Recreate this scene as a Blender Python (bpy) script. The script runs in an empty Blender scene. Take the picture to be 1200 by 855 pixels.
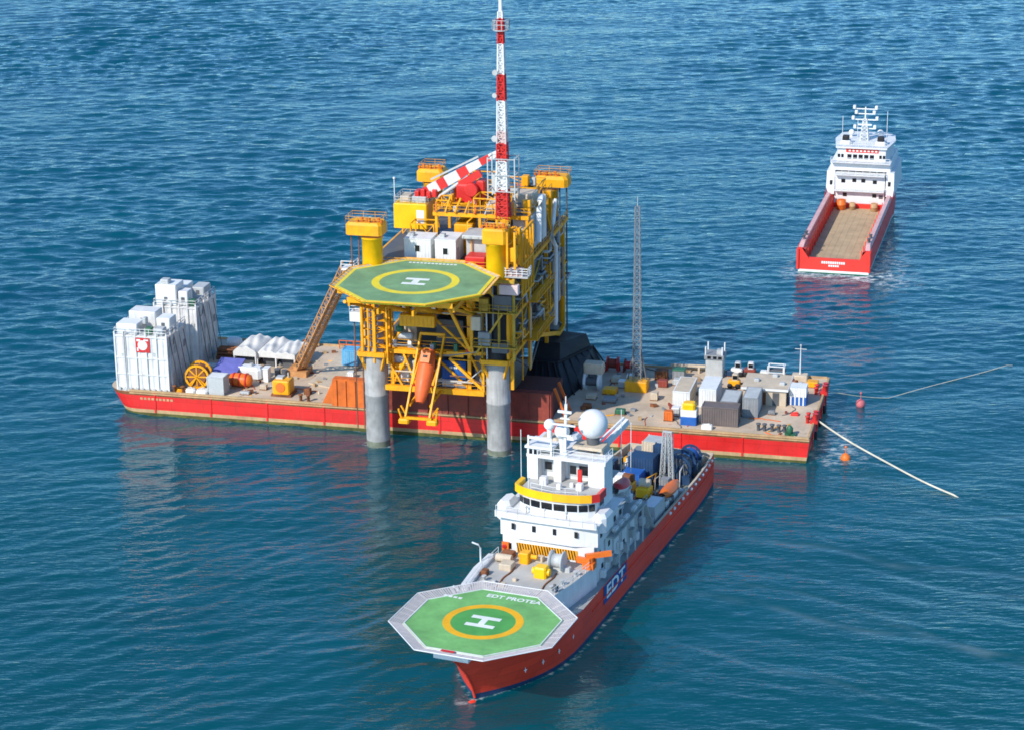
import bpy, math, random
import numpy as np
from mathutils import Vector, Matrix
random.seed(7); rng = np.random.default_rng(11)
R = math.radians
sc = bpy.context.scene
col = sc.collection

# ------------------------------------------------------------------ mesh builder
class MB:
    def __init__(s): s.v = []; s.f = []; s.m = []; s.s = []
    def face(s, pts, m=0, smooth=False):
        n = len(s.v); s.v += [tuple(p) for p in pts]; s.f.append(tuple(range(n, n+len(pts)))); s.m.append(m); s.s.append(smooth)
    def grid(s, rows, m=0, smooth=True, closed=False, mf=None):
        n = len(s.v); w = len(rows[0])
        for r in rows: s.v += [tuple(p) for p in r]
        for i in range(len(rows)-1):
            for j in range(w if closed else w-1):
                k = (j+1) % w
                s.f.append((n+i*w+j, n+i*w+k, n+(i+1)*w+k, n+(i+1)*w+j))
                s.m.append(mf(i, j) if mf else m); s.s.append(smooth)
    def hexa(s, b, t, m=0):
        n = len(s.v); s.v += [tuple(p) for p in list(b)+list(t)]
        for f in ((3,2,1,0),(4,5,6,7),(0,1,5,4),(1,2,6,5),(2,3,7,6),(3,0,4,7)):
            s.f.append(tuple(n+i for i in f)); s.m.append(m); s.s.append(False)
    def box(s, x0, x1, y0, y1, z0, z1, m=0):
        s.hexa(((x0,y0,z0),(x1,y0,z0),(x1,y1,z0),(x0,y1,z0)), ((x0,y0,z1),(x1,y0,z1),(x1,y1,z1),(x0,y1,z1)), m)
        return s
    def rbox(s, c, sx, sy, sz, rz=0, m=0, rx=0):
        Mx = Matrix.Translation(c) @ Matrix.Rotation(rz, 4, 'Z') @ Matrix.Rotation(rx, 4, 'X')
        P = [Mx @ Vector((a*sx/2, b*sy/2, d)) for d in (0, sz) for a, b in ((-1,-1),(1,-1),(1,1),(-1,1))]
        s.hexa(P[:4], P[4:], m); return s
    def cbox(s, x0, x1, y0, y1, z0, z1, b=0.1, m=0):      # box with chamfered vertical and top edges
        def ring(i, z): 
            a0, a1, c0, c1 = x0+i, x1-i, y0+i, y1-i
            return [(a0+b,c0,z),(a1-b,c0,z),(a1,c0+b,z),(a1,c1-b,z),(a1-b,c1,z),(a0+b,c1,z),(a0,c1-b,z),(a0,c0+b,z)]
        s.grid([ring(0, z0), ring(0, z1-b), ring(b*.7, z1)], m, False, True)
        s.face(ring(b*.7, z1), m); s.face(ring(0, z0)[::-1], m); return s
    def tube(s, p, q, r, r2=None, n=8, m=0, cap=True):
        p, q = Vector(p), Vector(q); d = q-p
        if d.length < 1e-6: return s
        r2 = r if r2 is None else r2
        d.normalize(); a = d.orthogonal().normalized(); b = d.cross(a)
        rows = [[o + (a*math.cos(2*math.pi*i/n) + b*math.sin(2*math.pi*i/n))*rr for i in range(n)] for o, rr in ((p, r), (q, r2))]
        s.grid(rows, m, True, True)
        if cap: s.face(rows[0][::-1], m); s.face(rows[1], m)
        return s
    def path(s, pts, r, n=8, m=0):
        pts = [Vector(p) for p in pts]; rows = []
        for i, p in enumerate(pts):
            d = (pts[min(i+1, len(pts)-1)] - pts[max(i-1, 0)]).normalized()
            up = Vector((0,0,1)) if abs(d.z) < .95 else Vector((0,1,0))
            a = d.cross(up).normalized(); b = d.cross(a)
            rows.append([p + (a*math.cos(2*math.pi*k/n) + b*math.sin(2*math.pi*k/n))*r for k in range(n)])
        s.grid(rows, m, True, True); s.face(rows[0][::-1], m); s.face(rows[-1], m); return s
    def beam(s, p, q, w, h=None, m=0):
        p, q = Vector(p), Vector(q); d = (q-p).normalized(); h = h or w
        up = Vector((0,0,1)) if abs(d.z) < .95 else Vector((0,1,0))
        a = d.cross(up).normalized()*w/2; b = a.cross(d).normalized()*h/2
        s.hexa([p-a-b, p+a-b, p+a+b, p-a+b], [q-a-b, q+a-b, q+a+b, q-a+b], m); return s
    def prism(s, poly, z0, z1, m=0, mt=None):
        n = len(poly)
        s.grid([[(x,y,z0) for x,y in poly], [(x,y,z1) for x,y in poly]], m, False, True)
        s.face([(x,y,z1) for x,y in poly], m if mt is None else mt); s.face([(x,y,z0) for x,y in poly][::-1], m); return s
    def lathe(s, prof, c, n=20, m=0, axis='Z', smooth=True):
        rows = []
        for r, z in prof:
            row = []
            for i in range(n):
                a = 2*math.pi*i/n; x, y = r*math.cos(a), r*math.sin(a)
                row.append({'Z':(c[0]+x, c[1]+y, c[2]+z), 'X':(c[0]+z, c[1]+x, c[2]+y), 'Y':(c[0]+y, c[1]+z, c[2]+x)}[axis])
            rows.append(row)
        s.grid(rows, m, smooth, True)
        if prof[0][0] > .01: s.face(rows[0][::-1], m)
        if prof[-1][0] > .01: s.face(rows[-1], m)
        return s
    def ball(s, c, r, n=20, k=12, m=0, zs=1):
        return s.lathe([(max(r*math.sin(math.pi*i/k), .001), -r*zs*math.cos(math.pi*i/k)) for i in range(k+1)], c, n, m)
    def ring(s, c, r0, r1, z0, z1, n=48, m=0):
        P = lambda r, z: [(c[0]+r*math.cos(2*math.pi*i/n), c[1]+r*math.sin(2*math.pi*i/n), z) for i in range(n)]
        s.grid([P(r0,z1), P(r1,z1), P(r1,z0), P(r0,z0), P(r0,z1)], m, False, True); return s
    def rail(s, pts, h=1.1, r=.035, m=0, step=1.8, bars=(1., .55)):
        for p, q in zip(pts[:-1], pts[1:]):
            p, q = Vector(p), Vector(q); L = (q-p).length; k = max(1, round(L/step))
            for i in range(k+1):
                o = p.lerp(q, i/k); s.tube(o, o+Vector((0,0,h)), r, n=5, m=m, cap=False)
            for b in bars: s.tube(p+Vector((0,0,h*b)), q+Vector((0,0,h*b)), r, n=5, m=m, cap=False)
        return s
    def lattice(s, p, q, w0, w1, nseg, rc, rb, m=0, mseg=None, x=True):   # square lattice mast from p to q
        p, q = Vector(p), Vector(q); d = (q-p).normalized()
        a = (d.cross(Vector((0,1,0))) if abs(d.y) < .9 else d.cross(Vector((1,0,0)))).normalized(); b = d.cross(a)
        lev = []
        for i in range(nseg+1):
            t = i/nseg; w = (w0+(w1-w0)*t)/2; o = p.lerp(q, t)
            lev.append([o+a*w+b*w, o-a*w+b*w, o-a*w-b*w, o+a*w-b*w])
        for i in range(nseg):
            mm = mseg(i/nseg) if mseg else m
            for k in range(4):
                l = (k+1) % 4
                s.tube(lev[i][k], lev[i+1][k], rc, n=5, m=mm, cap=False)
                s.tube(lev[i][k], lev[i+1][l], rb, n=4, m=mm, cap=False)
                if x: s.tube(lev[i][l], lev[i+1][k], rb, n=4, m=mm, cap=False)
                s.tube(lev[i+1][k], lev[i+1][l], rb, n=4, m=mm, cap=False)
        return s
    def corr(s, x0, x1, y0, y1, z0, z1, m=0, pitch=.42, dep=.06, roof=True):   # corrugated container shell
        def side(p, q, nrm):
            L = math.dist(p, q); k = max(2, round(L/pitch)); out = []
            for i in range(k):
                for t, o in ((0,0),(.3,0),(.45,dep),(.85,dep)):
                    u = (i+t)/k; out.append((p[0]+(q[0]-p[0])*u - nrm[0]*o, p[1]+(q[1]-p[1])*u - nrm[1]*o))
            return out
        c = [(x0,y0),(x1,y0),(x1,y1),(x0,y1)]; nn = [(0,-1),(1,0),(0,1),(-1,0)]; ring = []
        for i in range(4): ring += side(c[i], c[(i+1)%4], nn[i])
        s.grid([[(x,y,z0+.05) for x,y in ring], [(x,y,z1-.05) for x,y in ring]], m, False, True)
        if roof: s.face([(x,y,z1-.05) for x,y in ring], m)
        return s
    def text(s, body, size, o, X, Y, m=0, bold=.02, thick=.0, align='CENTER', sx=1.):
        c = bpy.data.curves.new('t', 'FONT'); c.body = body; c.size = size; c.offset = bold; c.align_x = align; c.align_y = 'CENTER'
        ob = bpy.data.objects.new('t', c); col.objects.link(ob); bpy.context.view_layer.update()
        me = bpy.data.meshes.new_from_object(ob.evaluated_get(bpy.context.evaluated_depsgraph_get()))
        o, X, Y = Vector(o), Vector(X).normalized(), Vector(Y).normalized(); n = len(s.v)
        s.v += [tuple(o + X*v.co.x*sx + Y*v.co.y) for v in me.vertices]
        for p in me.polygons: s.f.append(tuple(n+i for i in p.vertices)); s.m.append(m); s.s.append(False)
        bpy.data.objects.remove(ob); bpy.data.curves.remove(c); bpy.data.meshes.remove(me); return s

# ------------------------------------------------------------------ frames, things, parts
class Frame:
    def __init__(s, o, deg): s.o = Vector((o[0], o[1], 0)); s.a = R(deg)
    def w(s, p): return s.o + Matrix.Rotation(s.a, 3, 'Z') @ Vector(p)
BARGE = Frame((-61.52, 331.87), -13.87)
PROT = Frame((-5.0, 233.6), 68.0)
SUP = Frame((59.6, 403.4), 75.0)
WORLD = Frame((0, 0), 0)
BASE = {}
def mesh_obj(name, mb, mats, parent=None, off=(0,0,0)):
    me = bpy.data.meshes.new(name)
    o3 = off
    me.from_pydata([(x-o3[0], y-o3[1], z-o3[2]) for x, y, z in mb.v], [], mb.f)
    mats = mats if isinstance(mats, (list, tuple)) else [mats]
    for m in mats: me.materials.append(m)
    me.polygons.foreach_set('material_index', mb.m); me.polygons.foreach_set('use_smooth', mb.s)
    me.update()
    ob = bpy.data.objects.new(name, me); col.objects.link(ob)
    if parent: ob.parent = parent
    return ob
def thing(name, label, cat, fr, base, group=None):
    o = bpy.data.objects.new(name, None); col.objects.link(o); o.empty_display_size = .5
    o.location = fr.w(base); o.rotation_euler = (0, 0, fr.a)
    o['label'] = label; o['category'] = cat
    if group: o['group'] = group
    BASE[o] = base; return o
def part(root, name, mb, mats, label=None):
    ob = mesh_obj(name, mb, mats, root, BASE[root]); BASE[ob] = BASE[root]
    if label: ob['label'] = label
    return ob
def single(name, label, cat, fr, base, mb, mats, group=None):
    ob = mesh_obj(name, mb, mats, None, base); ob.location = fr.w(base); ob.rotation_euler = (0,0,fr.a)
    ob['label'] = label; ob['category'] = cat
    if group: ob['group'] = group
    BASE[ob] = base; return ob

# ------------------------------------------------------------------ materials
MATS = {}
def paint(name, c, rough=.5, var=.12, rust=0., streak=.25, scale=.6, metal=0., rustc=(.16,.06,.025), bump=.0, spec=.4, plates=None):
    m = bpy.data.materials.new(name); m.use_nodes = True; nt = m.node_tree; N, L = nt.nodes, nt.links
    b = N['Principled BSDF']; b.inputs['Roughness'].default_value = rough; b.inputs['Metallic'].default_value = metal
    b.inputs['Specular IOR Level'].default_value = spec
    g = N.new('ShaderNodeNewGeometry')
    def noise(sc_, det, vec):
        n = N.new('ShaderNodeTexNoise'); n.inputs['Scale'].default_value = sc_; n.inputs['Detail'].default_value = det
        n.inputs['Roughness'].default_value = .65; L.new(vec, n.inputs['Vector']); return n.outputs['Fac']
    def vmul(v):
        x = N.new('ShaderNodeVectorMath'); x.operation = 'MULTIPLY'; L.new(g.outputs['Position'], x.inputs[0]); x.inputs[1].default_value = v; return x.outputs[0]
    def mr(f, a, b_, c_, d):
        x = N.new('ShaderNodeMapRange'); L.new(f, x.inputs[0])
        for i, v in enumerate((a, b_, c_, d)): x.inputs[1+i].default_value = v
        return x.outputs[0]
    def mixc(f, A, B, mode='MIX'):
        x = N.new('ShaderNodeMix'); x.data_type = 'RGBA'; x.blend_type = mode
        if isinstance(f, float): x.inputs[0].default_value = f
        else: L.new(f, x.inputs[0])
        for i, q in ((6, A), (7, B)):
            if isinstance(q, tuple): x.inputs[i].default_value = (*q, 1)
            else: L.new(q, x.inputs[i])
        return x.outputs[2]
    n1 = noise(scale, 5, g.outputs['Position'])
    dk = tuple(x*(1-2.2*var) for x in c); lt = tuple(min(1, x*(1+1.1*var)) for x in c)
    cc = mixc(mr(n1, .3, .7, 0, 1), dk, lt)
    if streak:
        n2 = noise(1.6, 4, vmul((1.3, 1.3, .16)))
        cc = mixc(mr(n2, .5, .78, 0, streak), cc, tuple(x*.45+.03 for x in c))
    if rust:
        n3 = noise(1.1, 7, vmul((1, 1, .45)))
        lo = .72-rust*.32
        cc = mixc(mr(n3, lo, lo+.09, 0, .85), cc, rustc)
    if plates is not None:
        dv = N.new('ShaderNodeVectorMath'); dv.operation = 'DOT_PRODUCT'; L.new(g.outputs['Position'], dv.inputs[0]); dv.inputs[1].default_value = (math.cos(plates), math.sin(plates), 0)
        sp = N.new('ShaderNodeSeparateXYZ'); L.new(g.outputs['Position'], sp.inputs[0]); cb = N.new('ShaderNodeCombineXYZ'); L.new(dv.outputs['Value'], cb.inputs[0]); L.new(sp.outputs[2], cb.inputs[1])
        bk = N.new('ShaderNodeTexBrick'); L.new(cb.outputs[0], bk.inputs['Vector']); bk.inputs['Scale'].default_value = 1.; bk.inputs['Brick Width'].default_value = 5.2; bk.inputs['Row Height'].default_value = 1.25; bk.inputs['Mortar Size'].default_value = .035; bk.inputs['Mortar Smooth'].default_value = .6
        bk.inputs['Color1'].default_value = (1,1,1,1); bk.inputs['Color2'].default_value = (.86,.86,.86,1); bk.inputs['Mortar'].default_value = (.62,.6,.6,1)
        cc = mixc(1., cc, bk.outputs['Color'], 'MULTIPLY')
    L.new(cc, b.inputs['Base Color'])
    L.new(mr(n1, .3, .7, max(.05, rough-.1), min(1, rough+.15)), b.inputs['Roughness'])
    if bump:
        bp = N.new('ShaderNodeBump'); bp.inputs['Strength'].default_value = bump; bp.inputs['Distance'].default_value = .05
        L.new(noise(6, 4, g.outputs['Position']), bp.inputs['Height']); L.new(bp.outputs[0], b.inputs['Normal'])
    MATS[name] = m; return m
WHITE = paint('white_paint', (.78,.78,.76), .45, .05, .12, .22, rustc=(.42,.30,.2))
SHIPW = paint('ship_white', (.74,.74,.73), .45, .05, .10, .28, rustc=(.5,.36,.25))
CLAD = paint('weathered_cladding', (.74,.72,.69), .55, .08, .28, .45, rustc=(.45,.38,.3))
LGREY = paint('light_grey_paint', (.50,.51,.50), .55, .08, .1, .25)
MGREY = paint('mid_grey_paint', (.26,.27,.28), .55, .1, .15, .3)
DGREY = paint('dark_grey_paint', (.115,.12,.13), .55, .15, .1, .3)
BLACK = paint('black_steel', (.02,.018,.02), .6, .2, .25, .3, rustc=(.05,.028,.02))
YEL = paint('yellow_paint', (.92,.40,.003), .5, .1, .22, .5, rustc=(.42,.17,.02))
YELB = paint('bright_yellow_paint', (.95,.52,.002), .42, .06, .03, .15)
ORANGE = paint('orange_paint', (.80,.17,.02), .42, .08, .04, .2)
RED = paint('red_paint', (.66,.03,.025), .42, .08, .04, .2)
HULLR = paint('red_hull_paint', (.80,.024,.02), .45, .1, .24, .42, scale=.25, rustc=(.42,.06,.03), plates=R(-13.87))
SHIPR = paint('ship_red_paint', (.98,.066,.028), .45, .05, .10, .2, scale=.2, rustc=(.40,.06,.03), plates=R(68))
SUPR = paint('supply_red_paint', (.82,.045,.03), .45, .08, .12, .3, scale=.2)
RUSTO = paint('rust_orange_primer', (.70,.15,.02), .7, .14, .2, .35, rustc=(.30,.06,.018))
RUST = paint('rusty_steel', (.25,.09,.035), .8, .25, .3, .4)
TAN = paint('tan_band', (.52,.34,.17), .7, .15, .25, .4, rustc=(.34,.14,.05))
WEED = paint('weed_band', (.10,.105,.022), .8, .3, .2, .3, rustc=(.2,.14,.04))
DECK = paint('barge_deck', (.60,.47,.34), .85, .14, .34, 0, scale=.16, rustc=(.36,.20,.11), bump=.2)
SHIPDK = paint('ship_deck_grey', (.46,.45,.42), .75, .08, .12, 0, scale=.3, rustc=(.36,.30,.24))
SIDEDK = paint('side_deck_grey', (.36,.39,.38), .7, .08, .1, 0)
AFTDK = paint('aft_deck_green', (.20,.22,.19), .8, .15, .3, 0, rustc=(.3,.22,.12))
WOOD = paint('wooden_deck', (.50,.37,.22), .85, .1, .12, 0, scale=.4, rustc=(.33,.22,.12), bump=.2)
GREEN = paint('helideck_green', (.20,.36,.17), .75, .13, .3, .35, scale=.35, rustc=(.20,.36,.22), bump=.1)
GREENP = paint('ship_helideck_green', (.19,.46,.14), .75, .13, .32, .35, scale=.3, rustc=(.20,.36,.13), bump=.1)
GREEND = paint('ship_helideck_dark_green', (.09,.36,.08), .7, .08, 0, 0)
MARKW = paint('marking_white', (.80,.82,.78), .6, .05, .1, 0, rustc=(.5,.6,.5))
MARKY = paint('marking_yellow', (.82,.66,.04), .6, .06, .08, 0, rustc=(.6,.5,.1))
MARKO = paint('marking_amber', (.88,.44,.01), .6, .06, .05, 0)
CONC = paint('pile_steel_grey', (.38,.375,.36), .6, .14, .25, .7, scale=.5, rustc=(.28,.22,.17))
BLUE = paint('blue_paint', (.02,.12,.42), .45, .1, .08, .2)
NAVY = paint('navy_paint', (.018,.055,.13), .5, .12, .1, .25)
LBLUE = paint('light_blue_paint', (.12,.42,.70), .5, .1, .1, .2)
PURP = paint('blue_tarpaulin', (.16,.17,.50), .75, .12, 0, .2)
BEIGE = paint('beige_paint', (.60,.49,.36), .7, .08, .18, .25, rustc=(.42,.30,.2))
TWHITE = paint('dirty_white_canvas', (.74,.71,.66), .85, .08, .15, .25, rustc=(.5,.42,.34))
SIGNB = paint('sign_blue', (.012,.06,.26), .4, .04, 0, 0)
GREENB = paint('green_paint', (.03,.14,.07), .5, .1, .1, .2)
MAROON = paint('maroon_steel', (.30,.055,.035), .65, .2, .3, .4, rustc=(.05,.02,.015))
NET = paint('safety_net', (.58,.53,.51), .8, .06, .1, 0, scale=2)
ROPE = paint('pale_rope', (.62,.58,.46), .9, .1, 0, 0)
RISER = paint('riser_brown', (.22,.10,.055), .6, .15, .2, .3)
GLASS = bpy.data.materials.new('dark_window_glass'); GLASS.use_nodes = True
_b = GLASS.node_tree.nodes['Principled BSDF']; _b.inputs['Base Color'].default_value = (.012,.014,.018,1); _b.inputs['Roughness'].default_value = .12
_n = GLASS.node_tree.nodes.new('ShaderNodeTexNoise'); _n.inputs['Scale'].default_value = .8
_r = GLASS.node_tree.nodes.new('ShaderNodeMapRange'); _r.inputs[3].default_value = .05; _r.inputs[4].default_value = .25
GLASS.node_tree.links.new(_n.outputs['Fac'], _r.inputs[0]); GLASS.node_tree.links.new(_r.outputs[0], _b.inputs['Roughness'])

STAIR = paint('tan_orange_steel', (.56,.27,.10), .7, .15, .25, .4, rustc=(.36,.14,.05))
# ------------------------------------------------------------------ the sea
def build_sea():
    side_x = [200.]
    while side_x[-1] < 900: side_x.append(side_x[-1] + .62 + (side_x[-1]-200)*.009)
    side_x = np.array(side_x); xs = np.concatenate([-side_x[::-1], np.arange(-199.4, 199.5, .62), side_x])
    ys = [150.]
    while ys[-1] < 2400: ys.append(ys[-1] + .5 + max(0, ys[-1]-260)*.0014 + max(0, ys[-1]-900)*.004)
    front_y = [150.]
    while front_y[-1] > -150: front_y.append(front_y[-1] - .6 - (150-front_y[-1])*.012)
    ys = np.array(front_y[:0:-1] + ys); X, Y = np.meshgrid(xs, ys)
    Z = np.zeros_like(X)
    def smooth(seed, sx, sy, k=7):
        r = np.random.default_rng(seed); out = np.zeros_like(X)
        for i in range(k):
            a, b = r.normal(0, 1/sx), r.normal(0, 1/sy); out += np.sin(a*X + b*Y + r.uniform(0, 6.28))
        return out/k**.5
    g1, g2, g3 = smooth(1, 22, 26), smooth(2, 16, 22), smooth(3, 40, 30)
    amp_mod = np.clip(1 + .45*g1, .3, 2.0)
    # calmer, smoother water close in front of the barge, choppier behind it
    near = 1/(1+np.exp((Y-330)/25.))
    def comps(seed, n, l0, l1, main, spread, steep):
        r = np.random.default_rng(seed); H = np.zeros_like(X)
        for i in range(n):
            lam = l0*(l1/l0)**r.uniform(0, 1); th = main + r.normal(0, spread); k = 2*math.pi/lam
            ph = k*(X*math.cos(th) + Y*math.sin(th)) + r.uniform(0, 6.28)
            a = steep/k/n**.5*1.41
            H += a*(np.sin(ph) + .18*np.cos(2*ph))
        return H
    far_w = comps(5, 46, 2.4, 8., R(93), .42, .112)*amp_mod + comps(6, 30, 2.0, 4., R(86), .65, .075)*np.clip(1+.7*g2, .1, 2.2)
    left_w = comps(8, 34, 2.0, 5.5, R(121), .26, .072) + comps(9, 24, 1.8, 3., R(126), .4, .045)*np.clip(1+.8*g2, 0, 2.)
    right_w = comps(12, 34, 2.2, 7., R(61), .30, .08) + comps(13, 24, 1.8, 3.2, R(58), .4, .05)*np.clip(1+.8*g2, 0, 2.)
    side = 1/(1+np.exp(-(X-22)/14.))
    near_w = (left_w*(1-side) + right_w*side)*np.clip(1+.35*g1, .35, 1.7)
    swell = comps(21, 8, 14, 30, R(95), .3, .02)
    Z = far_w*(1-near) + near_w*near + swell
    edge = np.clip(np.minimum.reduce([X-xs[0], xs[-1]-X, Y-ys[0], ys[-1]-Y])/150., 0, 1)
    Z *= edge
    # foam: wash near the supply vessel's stern, the barge's right end and the ship's stem
    def loc(fr):
        dx, dy = X-fr.o.x, Y-fr.o.y; c, s_ = math.cos(fr.a), math.sin(fr.a); return dx*c+dy*s_, -dx*s_+dy*c
    u, v = loc(SUP)
    foam = .7*np.exp(-((u+1.)/3.5)**2 - (np.abs(v)/9.5)**6) + .5*np.exp(-((u-6)/16)**2 - ((v+10)/4.)**2) + .3*np.exp(-((u-10)/16)**2 - ((v-8.6)/2.)**2) + .3*np.exp(-((u+4)/7)**2-((v+14)/6)**2)
    u, v = loc(BARGE)
    foam += .45*np.exp(-((u-110.5)/3.5)**2 - ((v-10)/11)**4) + .25*np.exp(-((u-116)/8)**2 - ((v-4)/8)**2) + .35*np.exp(-((u+2)/1.5)**2-((v-10)/10)**4)
    foam += .5*np.exp(-((np.hypot(u-44, v+4.9)-1.9)/.5)**2) + .5*np.exp(-((np.hypot(u-62.5, v+4.9)-1.9)/.5)**2)
    u, v = loc(PROT)
    foam += .55*np.exp(-((u+.6)/2.2)**2 - (v/1.7)**2)
    k = np.clip(1-u/16, 0, 1); hw = 7.0*(1-k**2.1); gap = np.abs(v+.35)-hw
    foam += .42*np.exp(-((gap-.25)/.45)**2)*(u > 0)*(u < 72)
    u2, v2 = loc(BARGE); foam += .36*np.exp(-((v2+.3)/.45)**2)*(u2 > 3)*(u2 < 106)
    # pale wind lanes on the right
    lane = np.zeros_like(X)
    for (x0, y0, sl, cv, w, L) in ((50, 270, -.42, .006, .9, 26), (46, 248, -.55, .002, .9, 24), (30, 240, -.7, .0, .6, 12), (66, 285, -.1, .0, .6, 12), (56, 262, -.5, 0, .5, 12), (58, 243, -.6, 0, .6, 14), (38, 259, -.6, 0, .5, 9)):
        d = Y-(y0+sl*(X-x0)+cv*(X-x0)**2 + .8*np.sin(X*.35+y0)); lane += np.exp(-(d/w)**2)*np.exp(-((X-x0)/L)**4)
    n = X.size; nx, ny = len(xs), len(ys)
    V = np.stack([X.ravel(), Y.ravel(), Z.ravel()], 1)
    idx = np.arange(n).reshape(ny, nx)
    Q = np.stack([idx[:-1,:-1], idx[:-1,1:], idx[1:,1:], idx[1:,:-1]], -1).reshape(-1, 4)
    # far sheet around the waves, out to the horizon
    B = 14000.; x0, x1, y0, y1 = xs[0], xs[-1], ys[0], ys[-1]
    ex = np.array([[-B,-B,0],[x0,-B,0],[x1,-B,0],[B,-B,0],[-B,y0,0],[x0,y0,0],[x1,y0,0],[B,y0,0],[-B,y1,0],[x0,y1,0],[x1,y1,0],[B,y1,0],[-B,B,0],[x0,B,0],[x1,B,0],[B,B,0]], float)
    eq = [[n+i for i in (a, a+1, a+5, a+4)] for a in (0,1,2,4,6,8,9,10)]
    V = np.concatenate([V, ex]); Q = np.concatenate([Q, np.array(eq)])
    me = bpy.data.meshes.new('sea'); me.vertices.add(len(V)); me.vertices.foreach_set('co', V.ravel())
    me.loops.add(Q.size); me.loops.foreach_set('vertex_index', Q.ravel().astype(np.int32))
    me.polygons.add(len(Q)); me.polygons.foreach_set('loop_start', np.arange(0, Q.size, 4, dtype=np.int32))
    me.polygons.foreach_set('use_smooth', np.ones(len(Q), bool))
    for nm, arr in (('foam', foam), ('lane', lane), ('near', near), ('side', side)):
        at = me.attributes.new(nm, 'FLOAT', 'POINT'); at.data.foreach_set('value', np.concatenate([arr.ravel(), np.zeros(16)]).astype(np.float32))
    me.update(calc_edges=True); me.validate()
    m = bpy.data.materials.new('sea_water'); m.use_nodes = True; nt = m.node_tree; N, L = nt.nodes, nt.links
    b = N['Principled BSDF']; b.inputs['IOR'].default_value = 1.45; b.inputs['Roughness'].default_value = .06
    g = N.new('ShaderNodeNewGeometry')
    def noise(s_, det, vec=None, mul=None, rough=.55):
        src = g.outputs['Position']
        if mul:
            x = N.new('ShaderNodeVectorMath'); x.operation = 'MULTIPLY'; L.new(src, x.inputs[0]); x.inputs[1].default_value = mul; src = x.outputs[0]
        n_ = N.new('ShaderNodeTexNoise'); n_.inputs['Scale'].default_value = s_; n_.inputs['Detail'].default_value = det; n_.inputs['Roughness'].default_value = rough
        L.new(src, n_.inputs['Vector']); return n_.outputs['Fac']
    def mr(f, a, b_, c_, d):
        x = N.new('ShaderNodeMapRange'); L.new(f, x.inputs[0])
        for i, q in enumerate((a, b_, c_, d)): x.inputs[1+i].default_value = q
        return x.outputs[0]
    def math_(op, A, B):
        x = N.new('ShaderNodeMath'); x.operation = op
        for i, q in enumerate((A, B)):
            if isinstance(q, (int, float)): x.inputs[i].default_value = q
            else: L.new(q, x.inputs[i])
        return x.outputs[0]
    def mixc(f, A, B_):
        x = N.new('ShaderNodeMix'); x.data_type = 'RGBA'; L.new(f, x.inputs[0])
        for i, q in ((6, A), (7, B_)):
            if isinstance(q, tuple): x.inputs[i].default_value = (*q, 1)
            else: L.new(q, x.inputs[i])
        return x.outputs[2]
    def attr(nm):
        a = N.new('ShaderNodeAttribute'); a.attribute_name = nm; return a.outputs['Fac']
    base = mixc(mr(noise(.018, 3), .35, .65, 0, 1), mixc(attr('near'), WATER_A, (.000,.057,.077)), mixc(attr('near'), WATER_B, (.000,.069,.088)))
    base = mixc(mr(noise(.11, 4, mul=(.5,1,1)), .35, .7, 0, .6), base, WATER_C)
    lane_f = math_('MULTIPLY', attr('lane'), mr(noise(.35, 6, mul=(.45,1,1)), .36, .66, 0, .26))
    base = mixc(lane_f, base, (.20,.29,.34))
    fo = math_('MULTIPLY', mr(noise(.9, 8, mul=(.6,1,1), rough=.7), .44, .66, 0, 1.3), attr('foam'))
    fo = mr(fo, .12, .8, 0, .9)
    base = mixc(fo, base, (.72,.78,.80))
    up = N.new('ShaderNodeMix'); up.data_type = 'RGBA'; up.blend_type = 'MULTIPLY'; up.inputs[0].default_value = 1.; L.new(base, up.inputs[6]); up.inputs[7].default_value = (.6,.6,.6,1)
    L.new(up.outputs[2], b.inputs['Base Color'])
    L.new(base, b.inputs['Emission Color']); b.inputs['Emission Strength'].default_value = .5  # water glows by itself, standing in for scattered light that shadows don't dim
    L.new(math_('ADD', mr(fo, 0, 1, .055, .6), math_('MULTIPLY', lane_f, .3)), b.inputs['Roughness'])
    bp = N.new('ShaderNodeBump'); bp.inputs['Distance'].default_value = 1.; bp.inputs['Strength'].default_value = 1.
    def ripples(rot, sx, sy, sc_, det, seed):
        mp = N.new('ShaderNodeMapping'); mp.inputs['Rotation'].default_value = (0,0,rot); mp.inputs['Scale'].default_value = (sx,sy,1); mp.inputs['Location'].default_value = (seed, seed*1.7, seed)
        L.new(g.outputs['Position'], mp.inputs['Vector']); n_ = N.new('ShaderNodeTexNoise'); n_.inputs['Scale'].default_value = sc_; n_.inputs['Detail'].default_value = det; n_.inputs['Roughness'].default_value = .5
        L.new(mp.outputs[0], n_.inputs['Vector']); return n_.outputs['Fac']
    rl = math_('ADD', math_('MULTIPLY', ripples(R(-32), .35, 1.15, 1., 3, 3), .19), math_('MULTIPLY', ripples(R(-36), .8, 2.2, 1., 2, 9), .09))
    rr_ = math_('ADD', math_('MULTIPLY', ripples(R(29), .32, 1.05, 1., 3, 5), .26), math_('MULTIPLY', ripples(R(34), .8, 2.1, 1., 2, 13), .09))
    rf = math_('ADD', math_('MULTIPLY', ripples(R(4), .09, .24, 1., 2, 31), .35), math_('MULTIPLY', ripples(0, .34, .85, 1., 3, 21), .25)); rf = math_('ADD', rf, math_('MULTIPLY', ripples(R(8), .8, 1.9, 1., 2, 17), .07))
    def lerp(f, A, B_): return math_('ADD', math_('MULTIPLY', A, math_('SUBTRACT', 1.0, f)), math_('MULTIPLY', B_, f))
    h = lerp(attr('near'), rf, lerp(attr('side'), rl, rr_))
    gust = mr(noise(.035, 4, mul=(.6,1,1)), .3, .7, .55, 1.15)
    h = math_('MULTIPLY', h, gust)
    h = math_('MULTIPLY', h, math_('SUBTRACT', 1.0, math_('MULTIPLY', attr('lane'), .35)))
    L.new(h, bp.inputs['Height'])
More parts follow.
